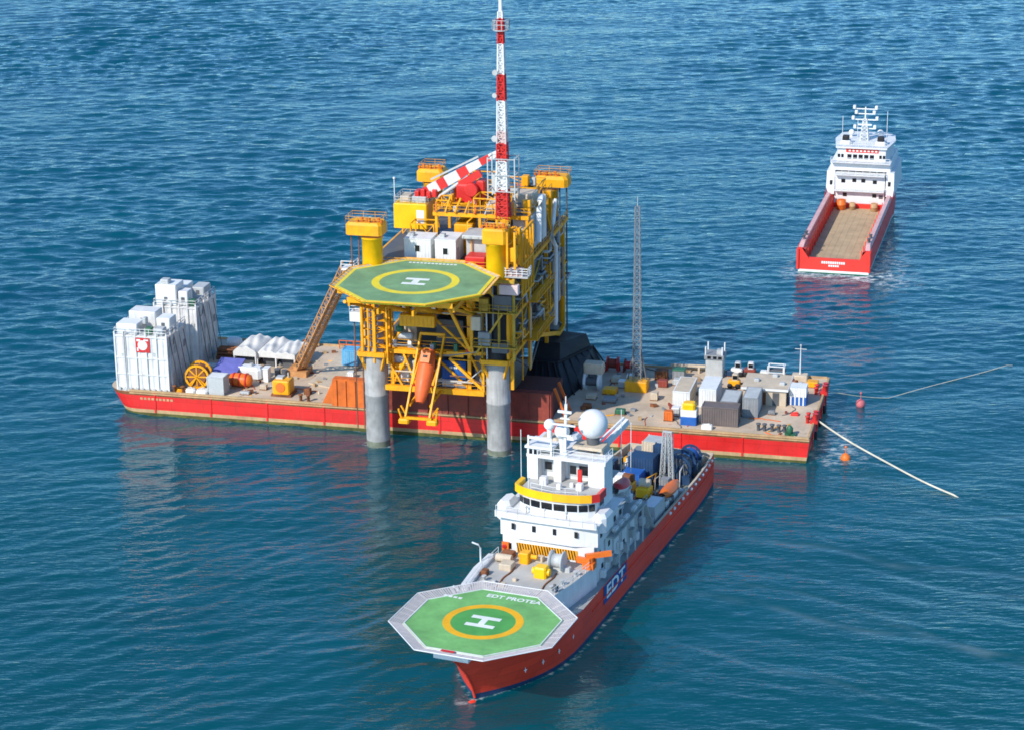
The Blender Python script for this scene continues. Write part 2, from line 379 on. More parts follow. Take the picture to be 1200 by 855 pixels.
    L.new(bp.outputs[0], b.inputs['Normal'])
    # body colour under a slightly blue mirror, weighted by Fresnel
    b.inputs['Specular IOR Level'].default_value = 0.; b.inputs['Roughness'].default_value = 1.
    for l_ in list(b.inputs['Roughness'].links): rough_out = l_.from_socket; L.remove(l_)
    gl = N.new('ShaderNodeBsdfGlossy'); gl.inputs['Color'].default_value = (.88,.97,1,1); L.new(rough_out, gl.inputs['Roughness']); L.new(bp.outputs[0], gl.inputs['Normal'])
    fr = N.new('ShaderNodeFresnel'); fr.inputs['IOR'].default_value = 1.47; L.new(bp.outputs[0], fr.inputs['Normal'])
    mx = N.new('ShaderNodeMixShader'); L.new(fr.outputs[0], mx.inputs[0]); L.new(b.outputs[0], mx.inputs[1]); L.new(gl.outputs[0], mx.inputs[2])
    L.new(mx.outputs[0], N['Material Output'].inputs['Surface'])
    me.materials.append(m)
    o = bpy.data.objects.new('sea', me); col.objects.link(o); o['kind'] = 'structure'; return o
WATER_A, WATER_B, WATER_C = (.000,.058,.108), (.000,.071,.120), (.000,.080,.118)
build_sea()
# ------------------------------------------------------------------ the barge
DZ = 3.7; BL, BW = 107.2, 27.8
def build_barge():
    t = thing('barge', 'long red flat-top barge with cluttered tan deck lying under the yellow platform', 'barge', BARGE, (53, 14, 0))
    h = MB()
    def outline(i, z):       # rounded raked left end
        rk = (3.7-z)*.55; pts = []
        for k in range(7):
            a = R(180+k*15); pts.append((3.6-1.6+rk + 3.6*math.cos(a), 3.6 + 3.6*math.sin(a)))
        pts += [(BL/3, 0), (BL*2/3, 0), (BL+.15-(3.7-z)*.12, 0), (BL+.15-(3.7-z)*.12, BW/2), (BL+.15-(3.7-z)*.12, BW), (BL/2, BW)]
        for k in range(7):
            a = R(90+k*15); pts.append((3.6-1.6+rk + 3.6*math.cos(a), BW-3.6 + 3.6*math.sin(a)))
        return [(x, y, z) for x, y in pts]
    zs = [-2, .42, .95, 3.15, 3.7]
    h.grid([outline(0, z) for z in zs], 0, False, True, lambda i, j: (3, 2, 0, 1)[i])
    part(t, 'hull', h, [HULLR, RUST, TAN, WEED])
    d = MB(); d.face([(x, y, DZ+.004) for x, y, z in outline(0, DZ)]); part(t, 'deck', d, DECK)
    rs = MB()
    for u in np.arange(6.5, 106, 9.1): rs.box(u, u+.28, -.1, 0, .5, 3.66, 0)
    for v in np.arange(4, 27, 6): rs.box(BL+.03, BL+.2, v, v+.3, .5, 3.6)
    rs.box(2.5, BL+.1, -.13, -.002, 3.42, 3.62, 1)
    part(t, 'rubbing_strip', rs, [HULLR, TAN])
    # low coaming along the deck edge
    c = MB(); c.box(2.5, 35.3, .02, .3, DZ+.01, DZ+.3); c.box(69.6, BL, .02, .3, DZ+.01, DZ+.28); c.box(BL-.25, BL+.05, .31, BW, DZ+.01, DZ+.2); c.box(2.5, BL-.3, BW-.3, BW, DZ+.01, DZ+.3)
    part(t, 'coaming', c, TAN)
    # raised side wall under the platform, orange primer; maroon stretch has the platform's shade put into its colour
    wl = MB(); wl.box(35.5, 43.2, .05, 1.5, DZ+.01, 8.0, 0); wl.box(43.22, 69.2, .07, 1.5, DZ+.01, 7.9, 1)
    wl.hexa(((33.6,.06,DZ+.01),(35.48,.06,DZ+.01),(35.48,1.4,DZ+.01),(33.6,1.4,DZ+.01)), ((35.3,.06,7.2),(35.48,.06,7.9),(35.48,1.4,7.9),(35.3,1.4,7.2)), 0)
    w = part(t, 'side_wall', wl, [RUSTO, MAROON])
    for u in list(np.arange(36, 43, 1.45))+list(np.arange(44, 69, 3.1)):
        r = MB(); r.box(u, u+.16, -.12, .048, DZ+.02, 7.85); part_sub(w, 'stiffener', r, RUSTO if u < 43 else MAROON)  # stiffeners past the orange stretch carry the same shade in their colour
    # plate deck rising in steps behind the wall
    st = MB(); st.box(35.5, 43, 1.52, 11, DZ+.01, 4.3); st.box(37, 43, 3, 10, 4.31, 5.1); part(t, 'plate_platform', st, DECK)
    for u, v in ((99.6,2.4),(100.5,2.4),(101.6,2.4),(102.6,2.3),(103.4,2.4),(106,20),(106,21.4),(106.2,7),(106.2,8.4),(30,1),(31.2,1),(9.6,.9),(11,.9),(22,26.6),(24,26.6),(74,1.2),(75.4,1.2)):
        b = MB(); b.lathe([(.24,0),(.24,.9),(.36,.95),(.36,1.1),(.2,1.15)], (u, v, DZ+.01), 10); part(t, 'bollard', b, RED if u > 105 else (DGREY if u > 99 else RUST))
    for v in (7.7, 20.7):
        f = MB(); f.box(BL-.6, BL+.5, v-1, v+1, DZ+.02, DZ+.5); f.lathe([(.35,0),(.35,.9),(.45,1.)], (BL+.1, v-.6, DZ+.5), 10); f.lathe([(.35,0),(.35,.9),(.45,1.)], (BL+.1, v+.6, DZ+.5), 10)
        part(t, 'fairlead', f, RED)
    for v in (5.5, 11, 17):
        f = MB(); f.lathe([(.35,-.2),(.62,-.2),(.62,.2),(.35,.2),(.35,-.2)], (BL+.45, v, 2.4), 14, 0, 'X'); part(t, 'tyre_fender', f, BLACK)
    # pale lettering strokes too small to read at the left end
    mk = MB()
    for i in range(9): mk.box(4.2+i*.62, 4.2+i*.62+.4, -.006, -.002, 2.5, 2.86)
    part(t, 'name_marks', mk, TAN)
    # thick transverse patches of plating and stains worn into the deck
    for (u0,u1,v0,v1) in ((9,33,.5,3.2),(70,99,.6,3),(24,34,14,24),(99,106,3.2,13)):
        pm = MB(); pm.box(u0,u1,v0,v1,DZ+.005,DZ+.02); part(t, 'deck_plating', pm, DECK)
    return t
def part_sub(parent, name, mb, mats):
    ob = mesh_obj(name, mb, mats, parent, BASE[parent]); BASE[ob] = BASE[parent]; return ob
barge = build_barge()

def module_tower(name, label, u0, u1, v0, v1, z1, emblem, roof):
    t = thing(name, label, 'equipment tower', BARGE, ((u0+u1)/2, (v0+v1)/2, DZ), 'white clad towers at the left end of the barge')
    b = MB(); b.corr(u0, u1, v0, v1, DZ+.1, z1, 0, .9, .07); part(t, 'cladding', b, CLAD)
    f = MB(); n = 5
    for i in range(n+1):
        u = u0+(u1-u0)*i/n
        for v in (v0-.06, v1+.06): f.box(u-.11, u+.11, v-.09, v+.09, DZ+.02, z1+.45)
        v = v0+(v1-v0)*i/n
        if 0 < i < n:
            for u_ in (u0-.06, u1+.06): f.box(u_-.09, u_+.09, v-.11, v+.11, DZ+.02, z1+.45)
    for k, z in enumerate((DZ+2.6, DZ+5.2, z1-.3)):
        f.box(u0-.1, u1+.1, v0-.11, v0-.02, z, z+.2); f.box(u1+.02, u1+.11, v0, v1, z+.003, z+.2)
    part(t, 'frame', f, CLAD)
    r = MB(); r.rail([(u0,v0,z1),(u1,v0,z1),(u1,v1,z1),(u0,v1,z1),(u0,v0,z1)], 1.0, .05, step=1.5); part(t, 'roof_railing', r, CLAD)
    bs = MB(); bs.box(u0-.1, u1+.1, v0-.1, v1+.1, DZ+.006, DZ+.1); 
    for i in range(9): bs.box(u0+.2+i*(u1-u0)/9, u0+.6+i*(u1-u0)/9, v0-.3, v0-.11, DZ+.006, DZ+.5)
    part(t, 'base_skid', bs, LGREY)
    for i, (a, b_, c, d, za, zb, m) in enumerate(roof):
        q = MB(); q.cbox(a, b_, c, d, za, zb, .12); p = part(t, 'roof_unit', q, m)
        if zb-za > 1.6:
            g = MB(); g.box((a+b_)/2-.3, (a+b_)/2+.3, c-.03, c-.005, za+.6, za+1.3); part_sub(p, 'vent', g, DGREY)
    ld = MB(); v = v0+(v1-v0)*.55
    for s in (-.25, .25): ld.tube((u1+.25, v+s, DZ+.1), (u1+.25, v+s, z1+1), .04, n=5)
    for z in np.arange(DZ+.4, z1+.8, .4): ld.tube((u1+.25, v-.25, z), (u1+.25, v+.25, z), .025, n=4)
    part(t, 'ladder', ld, CLAD)
    if emblem:
        cu, cz = u0+4.6, z1-1.5; e = MB(); e.box(cu-1.15, cu+1.15, v0-.15, v0-.115, cz-1.15, cz+1.15)
        em = part(t, 'emblem', e, RED); e = MB(); e.lathe([(.001,0),(.78,0),(.78,.02),(.001,.02)], (cu, v0-.175, cz), 24, 0, 'Y', False); part_sub(em, 'white_disc', e, WHITE)
        e = MB(); e.box(cu-.95,cu-.35,v0-.157,v0-.152,cz+.6,cz+.95); e.box(cu+.2,cu+.95,v0-.157,v0-.152,cz+.7,cz+.95); e.box(cu-.95,cu-.7,v0-.157,v0-.152,cz-.95,cz-.4); part_sub(em, 'white_corner', e, WHITE)
    for k in range(4):
        q = MB(); a_ = v0+1+k*(v1-v0-2)/3; q.beam((u1+.1,a_,z1-.4-.3*(k%2)),(u1+1.1,a_+.5,DZ+.05),.09); part(t, 'lashing', q, DGREY)
    for k, (fa, fz, m_) in enumerate(((.2,2.7,LGREY),(.55,2.8,CLAD),(.8,5.4,MGREY),(.35,5.5,LGREY))):
        q = MB(); vv = v0+(v1-v0)*fa; q.box(u1+.1,u1+.16,vv,vv+1.0,DZ+fz-2.5 if fz<3 else DZ+fz,DZ+fz if fz<3 else DZ+fz+1.1); part(t, 'door' if fz<3 else 'hatch', q, m_)
    q = MB(); q.path([(u1+.2,v0+.8,DZ+.2),(u1+.2,v0+.8,z1-2),(u1+.2,v0+2.4,z1-1.6),(u1+.2,v0+2.4,z1+.8)],.12,7); q.path([(u0+1.6,v0-.2,DZ+.2),(u0+1.6,v0-.2,z1+.6),(u0+2.6,v0-.2,z1+1)],.09,7); part(t, 'pipework', q, CLAD)
    for (u, z) in ((u0+1.2, z1-3.6), (u0+6.4, z1-3.2)):
        g = MB(); g.box(u-.25, u+.25, v0-.09, v0-.08, z, z+.6); part(t, 'vent', g, LGREY)
    return t
module_tower('clad_tower', 'white clad tower nearest the barge\'s left front corner with a red and white square emblem', .4, 8.9, .5, 8.2, 12.6, True,
    [(.6,4.0,.9,4,12.65,14.2,WHITE),(1.0,5.4,5,8,12.65,15.0,CLAD),(6.2,8.4,3.4,6.2,12.65,14.6,WHITE),(4.4,5.0,2.2,3.2,12.65,14.9,LGREY),(5.2,6.2,1.2,2.4,12.65,13.6,GREENB),(6.6,8.2,.9,2.6,12.65,13.7,LGREY)])
module_tower('clad_tower', 'taller white clad tower behind the emblem tower, without any emblem', 1.9, 8.9, 13.0, 21.4, 13.6, False,
    [(2.1,5.6,13.3,16.8,13.65,16.9,WHITE),(5.8,7.4,13.6,15.8,13.65,15.9,CLAD),(2.3,5.6,17.4,20.8,13.65,15.6,WHITE),(6.4,8.5,17.8,21,13.65,15.4,LGREY),(2.8,4.2,13.8,15.2,16.92,17.6,LGREY),(7.6,8.6,13.4,14.6,13.65,14.6,GREENB)])

def container(name, label, u0, u1, v0, v1, h, mat, group=None, cat='container', fmat=None, door=True, roofm=None, corr=True, z=None):
    z = DZ+.03 if z is None else z
    t = thing(name, label, cat, BARGE, ((u0+u1)/2, (v0+v1)/2, z), group); fmat = fmat or mat
    b = MB()
    if corr: b.corr(u0+.06, u1-.06, v0+.06, v1-.06, z+.12, z+h-.02, 0, .36, .05)
    else: b.box(u0+.06, u1-.06, v0+.06, v1-.06, z+.12, z+h-.02)
    part(t, 'shell', b, mat)
    f = MB(); w = .16
    for a in (u0, u1-w):
        for c in (v0, v1-w): f.box(a, a+w, c, c+w, z, z+h)
    for zz in (z+.002, z+h-w-.002):
        f.box(u0+w, u1-w, v0+.003, v0+w-.003, zz, zz+w); f.box(u0+w, u1-w, v1-w+.003, v1-.003, zz, zz+w)
        f.box(u0+.003, u0+w-.003, v0+w, v1-w, zz, zz+w); f.box(u1-w+.003, u1-.003, v0+w, v1-w, zz, zz+w)
    part(t, 'frame', f, fmat)
    if roofm:
        r = MB(); r.box(u0+w, u1-w, v0+w, v1-w, z+h-.018, z+h-.006); part(t, 'roof', r, roofm)
    if door:
        m_ = (u0+u1)/2
        for a, b_ in ((u0+w+.02, m_-.02), (m_+.02, u1-w-.02)):
            d = MB(); d.box(a, b_, v0+.015, v0+.055, z+.2, z+h-.22); dd = part(t, 'door', d, fmat)
            q = MB()
            for x in (a+(b_-a)*.3, a+(b_-a)*.7): q.tube((x, v0-.01, z+.2), (x, v0-.01, z+h-.22), .025, n=5)
            part_sub(dd, 'lock_bar', q, LGREY)
    return t
# ---- left deck
def reel(fr, label, c, r, wid, mat, drum_m, axis=0.0, name='hose_reel', z=None):
    z = DZ+.03 if z is None else z
    t = thing(name, label, 'reel', fr, (c[0], c[1], z)); cz = z+r+.25
    ca, sa = math.cos(axis), math.sin(axis)
    for s in (-1, 1):
        o = Vector((c[0]-sa*wid/2*s, c[1]+ca*wid/2*s, cz)); f = MB(); ring = []
        n = 28
        for rr in (r, r-.22): ring.append([o+Vector((ca*rr*math.cos(2*math.pi*i/n), sa*rr*math.cos(2*math.pi*i/n), rr*math.sin(2*math.pi*i/n))) for i in range(n)])
        for i in range(n): f.beam(ring[0][i], ring[0][(i+1)%n], .16, .34)
        for i in range(8):
            a = 2*math.pi*i/8; f.beam(o, o+Vector((ca*r*math.cos(a), sa*r*math.cos(a), r*math.sin(a))), .14, .2)
        part(t, 'flange', f, mat)
    p = Vector((c[0], c[1], cz)); ax = Vector((-sa, ca, 0))
    d = MB(); d.tube(p-ax*wid*.46, p+ax*wid*.46, r*.62, n=24); part(t, 'drum', d, drum_m)
    d = MB()
    k = int(wid/.32)
    for i in range(k):
        q = p + ax*(wid*.9*(i/(k-1)-.5)); d.tube(q-ax*.13, q+ax*.13, r*.8, n=24)
    part(t, 'wound_hose', d, drum_m)
    s_ = MB()
    for s in (-1, 1):
        q = p+ax*(wid/2+.2)*s; e = Vector((ca, sa, 0))
        for k in (-1, 1): s_.beam(q, Vector((q.x, q.y, z))+e*r*.8*k, .2)
        s_.beam(Vector((q.x,q.y,z+.1))-e*r*.9, Vector((q.x,q.y,z+.1))+e*r*.9, .2)
    part(t, 'stand', s_, mat); return t
reel(BARGE, 'yellow hose reel standing on the barge deck beside the emblem tower', (12.4, 4.0), 1.75, 2.2, YEL, RUST, R(8))
container('grey_box', 'plain pale grey box container beside the yellow hose reel', 15.0, 17.7, .7, 3.2, 2.9, LGREY, door=False, fmat=LGREY, corr=False, roofm=WHITE)
t = thing('tarp_covered_crate', 'low rusty crate under a sloping blue-violet tarpaulin near the white towers', 'crate', BARGE, (15.4, 9.5, DZ+.03))
b = MB(); b.box(13.6, 17.2, 7.2, 11.2, DZ+.03, DZ+1.35); part(t, 'crate_body', b, RUST)
b = MB(); b.hexa(((13.4,7,DZ+1.36),(17.4,7,DZ+1.36),(17.4,11.4,DZ+2.3),(13.4,11.4,DZ+2.3)), ((13.4,7,DZ+1.5),(17.4,7,DZ+1.5),(17.4,11.4,DZ+2.5),(13.4,11.4,DZ+2.5))); part(t, 'tarpaulin', b, PURP)
t = thing('orange_pod', 'rounded orange float lying between the grey box and the white tank', 'float', BARGE, (18.6, 5.6, DZ+.03))
b = MB(); b.lathe([(.3,-1.9),(.9,-1.6),(1.05,-.9),(1.05,.9),(.9,1.6),(.3,1.9)], (18.7, 5.6, DZ+1.1), 18, 0, 'X'); part(t, 'float_body', b, ORANGE)
b = MB(); [b.lathe([(1.06,-.12),(1.12,-.12),(1.12,.12),(1.06,.12)], (18.7+q, 5.6, DZ+1.1), 18, 0, 'X') for q in (-1, 0, 1)]; part(t, 'band', b, RED)
b = MB(); b.box(17.4, 20, 4.9, 6.3, DZ+.03, DZ+.28); part(t, 'cradle', b, RUST)
t = thing('white_tank', 'low white horizontal tank in front of the canvas shelters', 'tank', BARGE, (18.8, 10, DZ+.03))
b = MB(); b.cbox(16.6, 20.8, 8.6, 10.8, DZ+.25, DZ+2.0, .4); part(t, 'tank_body', b, WHITE)
b = MB(); b.box(17, 17.4, 8.7, 10.7, DZ+.03, DZ+.26); b.box(20, 20.4, 8.7, 10.7, DZ+.03, DZ+.26); part(t, 'saddle', b, RUST)
b = MB(); b.tube((19,9.7,DZ+1.99),(19,9.7,DZ+2.4),.3,n=12); part(t, 'hatch', b, LGREY)
b = MB(); b.box(21.4, 22.2, 8.2, 9.6, DZ+.03, DZ+2.1); b.box(21.3,22.3,8.1,9.7,DZ+2.1,DZ+2.25); single('white_locker', 'narrow upright white locker at the right end of the low white tank', 'locker', BARGE, (21.8, 8.9, DZ+.03), b, WHITE)
def shelter(label, u0, u1, v0, v1, h, rise):
    t = thing('canvas_shelter', label, 'shelter', BARGE, ((u0+u1)/2, (v0+v1)/2, DZ), 'white canvas shelters on the barge')
    c = MB(); n = 18; rows = []
    for v in np.linspace(v0, v1, 15):
        sag = rise*.28*math.sin((v-v0)/(v1-v0)*math.pi*3+u0)
        rows.append([(u0+(u1-u0)*i/n, v, DZ+h+(rise+sag)*math.sin(math.pi*i/n)**.7+.16*math.sin(i*.85+v*1.1+u0)*math.sin(math.pi*i/n)) for i in range(n+1)])
    c.grid(rows, 0, True); c.grid([[(x,y,z-.06) for x,y,z in r] for r in rows][::-1], 0, True)
    c.grid([[(u0+(u1-u0)*i/n, v0, DZ+h-.7+.0*i) for i in range(n+1)], rows[0]], 0, False)
    c.grid([[(u0, v, DZ+h-1.4) for v in np.linspace(v0, v1, 15)], [(u0, v, DZ+h) for v in np.linspace(v0, v1, 15)]], 0, False)
    c.grid([[(u1, v, DZ+h-1.1) for v in np.linspace(v0, v1, 15)], [(u1, v, DZ+h) for v in np.linspace(v0, v1, 15)]], 0, False)
    part(t, 'canopy', c, TWHITE)
    for u in (u0+.1, u1-.1):
        for v in (v0+.1, (v0+v1)/2, v1-.1):
            p = MB(); p.box(u-.09, u+.09, v-.09, v+.09, DZ+.02, DZ+h); part(t, 'post', p, WHITE)
    q = MB(); q.box(u0+.8, u1-.8, v0+1.2, v1-.8, DZ+.02, DZ+1.6); part(t, 'stored_goods', q, DGREY)
shelter('leftmost white canvas shelter with lumpy roof, beside the taller white tower', 14.4, 18.2, 14.0, 21.6, 2.7, .7)
shelter('middle white canvas shelter with open front between its two neighbours', 18.1, 21.4, 14.6, 21.4, 2.5, .5)
shelter('rightmost white canvas shelter, nearest the orange gangway', 21.3, 24.6, 14.2, 20.8, 2.6, .3)
# yellow pump skid
t = thing('pump_skid', 'square amber pump unit near the front edge casting a dark shadow', 'pump unit', BARGE, (26.5, 3.6, DZ+.02))
b = MB(); b.box(24.8, 28, 2.1, 5.2, DZ+.02, DZ+.35); part(t, 'skid', b, RUST)
b = MB(); b.cbox(25.0, 27.7, 2.3, 4.9, DZ+.36, DZ+2.5, .18); part(t, 'housing', b, YEL)
b = MB(); b.lathe([(.75,0),(.75,.06),(.55,.1)], (26.3, 2.2, DZ+1.5), 18, 0, 'Y'); part(t, 'fan_cover', b, ORANGE)
b = MB(); b.tube((27,4.2,DZ+2.5),(27,4.2,DZ+3.3),.12); b.box(25.3,26.4,3.2,4.4,DZ+2.51,DZ+2.8); part(t, 'exhaust', b, LGREY)
# gangway
def gangway():
    P0, P1 = Vector((25.6, 13.2, DZ+.1)), Vector((39.6, -2.2, 26.2))
    t = thing('gangway', 'long rusty orange lattice gangway climbing from barge deck to platform helideck', 'gangway', BARGE, P0)
    d = (P1-P0).normalized(); side = d.cross(Vector((0,0,1))).normalized()*.72; up = side.cross(d).normalized()*1.15
    if up.z < 0: up = -up
    n = 22
    for s in (-1, 1):
        m = MB(); lo0, lo1 = P0+side*s, P1+side*s
        m.beam(lo0, lo1, .22); m.beam(lo0+up, lo1+up, .18)
        for i in range(n):
            a, b_ = lo0.lerp(lo1, i/n), lo0.lerp(lo1, (i+1)/n); m.beam(a, a+up, .1); m.beam(a+(up if i%2 else up*0), b_+(up*0 if i%2 else up), .1)
        part(t, 'side_truss', m, STAIR)
    m = MB(); m.beam(P0-up*.02+side*.5, P1-up*.02+side*.5, .12, .2); m.beam(P0-up*.02-side*.5, P1-up*.02-side*.5, .12, .2); m.beam(P0-side*.55, P0+side*.55, .15)
    part(t, 'walkway', m, STAIR)
    m = MB()
    for i in range(70):
        a = P0.lerp(P1, (i+.5)/70)+up*.06; m.beam(a-side*.85, a+side*.85, .2, .05)
    part(t, 'treads', m, STAIR)
    m = MB(); m.box(23.9, 27.3, 11.6, 14.8, DZ+.02, DZ+.9); m.lathe([(.9,0),(.9,.5)], (25.6,13.2,DZ+.9), 16); part(t, 'foot_bearing', m, STAIR)
    m = MB(); m.box(38.6,40.6,-3.2,-1.2,26.0,26.3); m.rail([(38.6,-3.2,26.3),(40.6,-3.2,26.3),(40.6,-1.2,26.3)],1.1,.07); part(t, 'head_platform', m, WHITE)
gangway()
# slanted plate, blue box, rusty bits
b = MB(); b.hexa(((28.6,8.8,DZ+.03),(33.2,7.2,DZ+.03),(34.4,22.6,DZ+.03),(29.4,24.2,DZ+.03)), ((28.6,8.8,DZ+.25),(33.2,7.2,DZ+.25),(34.4,22.6,DZ+.5),(29.4,24.2,DZ+.5)))
single('steel_plate', 'large flat tan plate lying on the deck left of the orange wall', 'steel plate', BARGE, (31.5, 16, DZ+.03), b, BEIGE)
container('blue_tool_box', 'small bright blue container behind the orange side wall', 31.4, 33.9, 17.2, 19.4, 2.5, LBLUE, door=True, z=DZ+.53)
t = thing('pipe_stack', 'rusty brown stack of pipes behind the tarpaulin crate', 'pipe stack', BARGE, (13.5, 19, DZ+.02))
for k in range(3):
    for i in range(5-k):
        b = MB(); v = 17.5+i*.62+k*.31; b.tube((10.2, v, DZ+.33+k*.53), (15.0, v+.1, DZ+.33+k*.53), .3, n=10); part(t, 'pipe', b, RUST)
b = MB(); b.lathe([(.001,-1.2),(.8,-1.1),(1,-.6),(1,.6),(.8,1.1),(.001,1.2)], (11.4, 22.6, DZ+1.2), 16, 0, 'X'); b.box(10.6,12.2,21.9,23.3,DZ+.02,DZ+.4); single('white_cylinder', 'small white pressure cylinder behind the taller white tower', 'tank', BARGE, (11.4, 22.6, DZ+.02), b, WHITE)
def sack(label, u, v, s):
    b = MB(); b.cbox(u-.8*s, u+.8*s, v-.6*s, v+.6*s, DZ+.02, DZ+.75*s, .25); b.tube((u-.3,v,DZ+.7*s),(u,v,DZ+1.0*s),.04,n=5); b.tube((u+.3,v,DZ+.7*s),(u,v,DZ+1.0*s),.04,n=5)
    single('white_sack', label, 'sack', BARGE, (u, v, DZ+.02), b, TWHITE, 'white sacks near the left front deck edge')
sack('white sack on the deck edge just in front of the yellow hose reel', 12.2, 1.2, 1.)
sack('larger white sack beside the pale grey box container', 14.2, .95, 1.15)
t = thing('hose_coil', 'coiled yellow hose lying at the foot of the emblem tower', 'hose', BARGE, (10.2, 1.6, DZ+.02))
for k in range(3):
    b = MB(); b.path([(10.2+(.9-.15*k)*math.cos(a), 1.6+(.7-.12*k)*math.sin(a), DZ+.12+.16*k) for a in np.linspace(0, 6.2, 22)], .1, 6); part(t, 'coil', b, YEL)
b = MB(); b.box(11, 13.6, 8.6, 10.8, DZ+.02, DZ+1.5); b.box(11.3,13.3,8.9,10.5,DZ+1.5,DZ+1.8); single('grey_skid', 'grey metal box left of the blue tarpaulin', 'box', BARGE, (12.3, 9.7, DZ+.02), b, LGREY)
b = MB(); b.tube((22.6,11.6,DZ+.02),(22.6,11.6,DZ+1.2),.5,n=14); b.tube((23.9,11.2,DZ+.02),(23.9,11.2,DZ+1.2),.5,n=14); single('dark_drums', 'pair of dark drums strapped together in front of the rightmost shelter', 'drums', BARGE, (23.2, 11.4, DZ+.02), b, DGREY)
t = thing('guard_rail', 'small rusty orange guard rail with thin mast at the rear deck edge', 'railing', BARGE, (31, 26.5, DZ+.02))
b = MB(); b.rail([(28,26.5,DZ+.02),(34,26.5,DZ+.02)], 1.4, .09, step=1.2); part(t, 'rail', b, RUSTO)
b = MB(); b.tube((32.4,26.5,DZ+.02),(32.4,26.5,DZ+5.2),.07,n=6); part(t, 'mast', b, LGREY)

# ---- dark frame beside the platform, right of it
def support_frame():
    t = thing('support_frame', 'huge black sloping steel frame on the barge right behind the platform', 'support frame', BARGE, (67, 17, DZ+.02))
    b = MB(); z0 = DZ+.02
    b.hexa(((62.2,9.5,z0),(69.3,9.5,z0),(72.2,25.8,z0),(62.2,25.8,z0)), ((62.4,15.5,7.6),(66.6,15.5,7.4),(70.2,25.6,7.2),(62.4,25.6,7.6)), 0)
    b.hexa(((62.4,16.5,7.3),(66.9,16.5,7.3),(70.0,25.5,7.1),(62.4,25.5,7.3)), ((62.5,19.0,9.7),(66.4,19.0,9.6),(69.2,25.3,9.3),(62.5,25.3,9.7)), 0)
    part(t, 'body', b, BLACK)
    for i in range(7):
        s = MB(); k = i/6; p = Vector((69.5,9.5,z0)).lerp(Vector((72.6,25.8,z0)), k); q = Vector((66.6,15.5,7.4)).lerp(Vector((70.2,25.6,7.2)), k)
        s.beam(p+Vector((.1,-.1,0)), q+Vector((.1,-.1,0)), .22); part(t, 'rib', s, BLACK)
    for i in range(5):
        s = MB(); x = 62.6+i*1.6; s.beam((x, 9.4, z0+.1), (62.6+i*.9, 15.4, 7.6), .28); part(t, 'rib', s, BLACK)
    s = MB(); s.beam((62.4,15.45,7.7),(66.6,15.45,7.5),.3); s.beam((66.65,15.5,7.5),(70.25,25.6,7.3),.3); part(t, 'top_beam', s, BLACK)
support_frame()
t = thing('maroon_frame', 'dark maroon box frame on the barge edge right of the front pile', 'support frame', BARGE, (66.4, 4.5, DZ))
b = MB(); b.box(63.4, 69.1, 1.6, 8.4, DZ+.02, 7.7); part(t, 'body', b, paint('dark_maroon_steel', (.11,.03,.026), .65, .2, .3, .4))
b = MB()
for i in range(4): b.box(63.6+i*1.7, 63.8+i*1.7, 1.5, 1.59, DZ+.02, 8.0)
part(t, 'rib', b, BLACK)
for i in range(2):
    b = MB(); b.beam((69.3+i*.02, 2+i*2.8, 8.2), (71+i*.1, 2+i*2.8, DZ+.1), .35); part(t, 'raking_strut', b, RUSTO)
t = thing('winch', 'white framed winch with beige hood beside the black sloping frame', 'winch', BARGE, (72.4, 15.8, DZ))
b = MB(); b.cbox(70.9,73.9,14.9,16.9,DZ+2.6,DZ+4.2,.2); part(t, 'hood', b, BEIGE)
for u in (71.1, 73.3):
    b = MB(); b.lathe([(1.0,-.2),(1.2,-.2),(1.2,.2),(1.0,.2)], (u, 15.4, DZ+1.3), 18, 0, 'X'); b.box(u-.25,u+.25,15.1,16.5,DZ+.02,DZ+2.59); part(t, 'end_frame', b, WHITE)
b = MB(); b.tube((71.1,15.4,DZ+1.3),(73.3,15.4,DZ+1.3),.7,n=16); part(t, 'drum', b, DGREY)
def crate(name, label, u0, u1, v0, v1, h, mat, cat='crate', lid=None, fr=BARGE, z=DZ+.02):
    t = thing(name, label, cat, fr, ((u0+u1)/2, (v0+v1)/2, z))
    b = MB(); b.cbox(u0+.06, u1-.06, v0+.06, v1-.06, z+.15, z+h, .08); part(t, 'body', b, mat)
    b = MB(); b.box(u0, u1, v0+.1, v0+.35, z, z+.15); b.box(u0, u1, v1-.35, v1-.1, z, z+.15); part(t, 'skid', b, RUST)
    if lid: b = MB(); b.cbox(u0, u1, v0, v1, z+h, z+h+.18, .06); part(t, 'lid', b, lid)
    b = MB(); [b.box(u0+(u1-u0)*k-.05, u0+(u1-u0)*k+.05, v0, v0+.055, z+.15, z+h-.1) for k in (.08,.36,.64,.92)]; part(t, 'batten', b, mat)
    return t
reel(BARGE, 'small dark red winch reel at the rear edge behind the black frame', (73.6, 24.6), .95, 1.6, RED, MAROON, R(90))
reel(BARGE, 'second, fainter red winch reel just right of the dark red one', (76.2, 24.8), .8, 1.3, MAROON, RED, R(90))
crate('yellow_pallet', 'low dull yellow crate left of the lattice mast', 74.2, 76.4, 13.2, 15, .9, YEL)
crate('small_crate', 'small beige crate on the shadowed deck in front of the white winch', 72.2, 73.8, 10.4, 11.8, .8, BEIGE)
crate('small_crate', 'flat grey crate in shadow, right of the small beige crate', 74.9, 77, 9.6, 11.4, .6, MGREY)
crate('small_crate', 'white-lidded crate close to the lattice mast\'s foot', 76.0, 77.2, 16.6, 17.8, 1.0, LGREY, lid=WHITE)
crate('pallet_load', 'brown pallet load behind the lattice mast', 80.8, 82.8, 21.4, 23.2, 1.5, RUST)
crate('pallet_load', 'grey-green pallet load at the rear edge right of the mast', 83.4, 85.4, 22.4, 24, 1.4, MGREY, lid=GREENB)
crate('pallet_load', 'dark pallet load between the red reels and the mast', 77.6, 79, 21.6, 23.4, 1.3, DGREY)
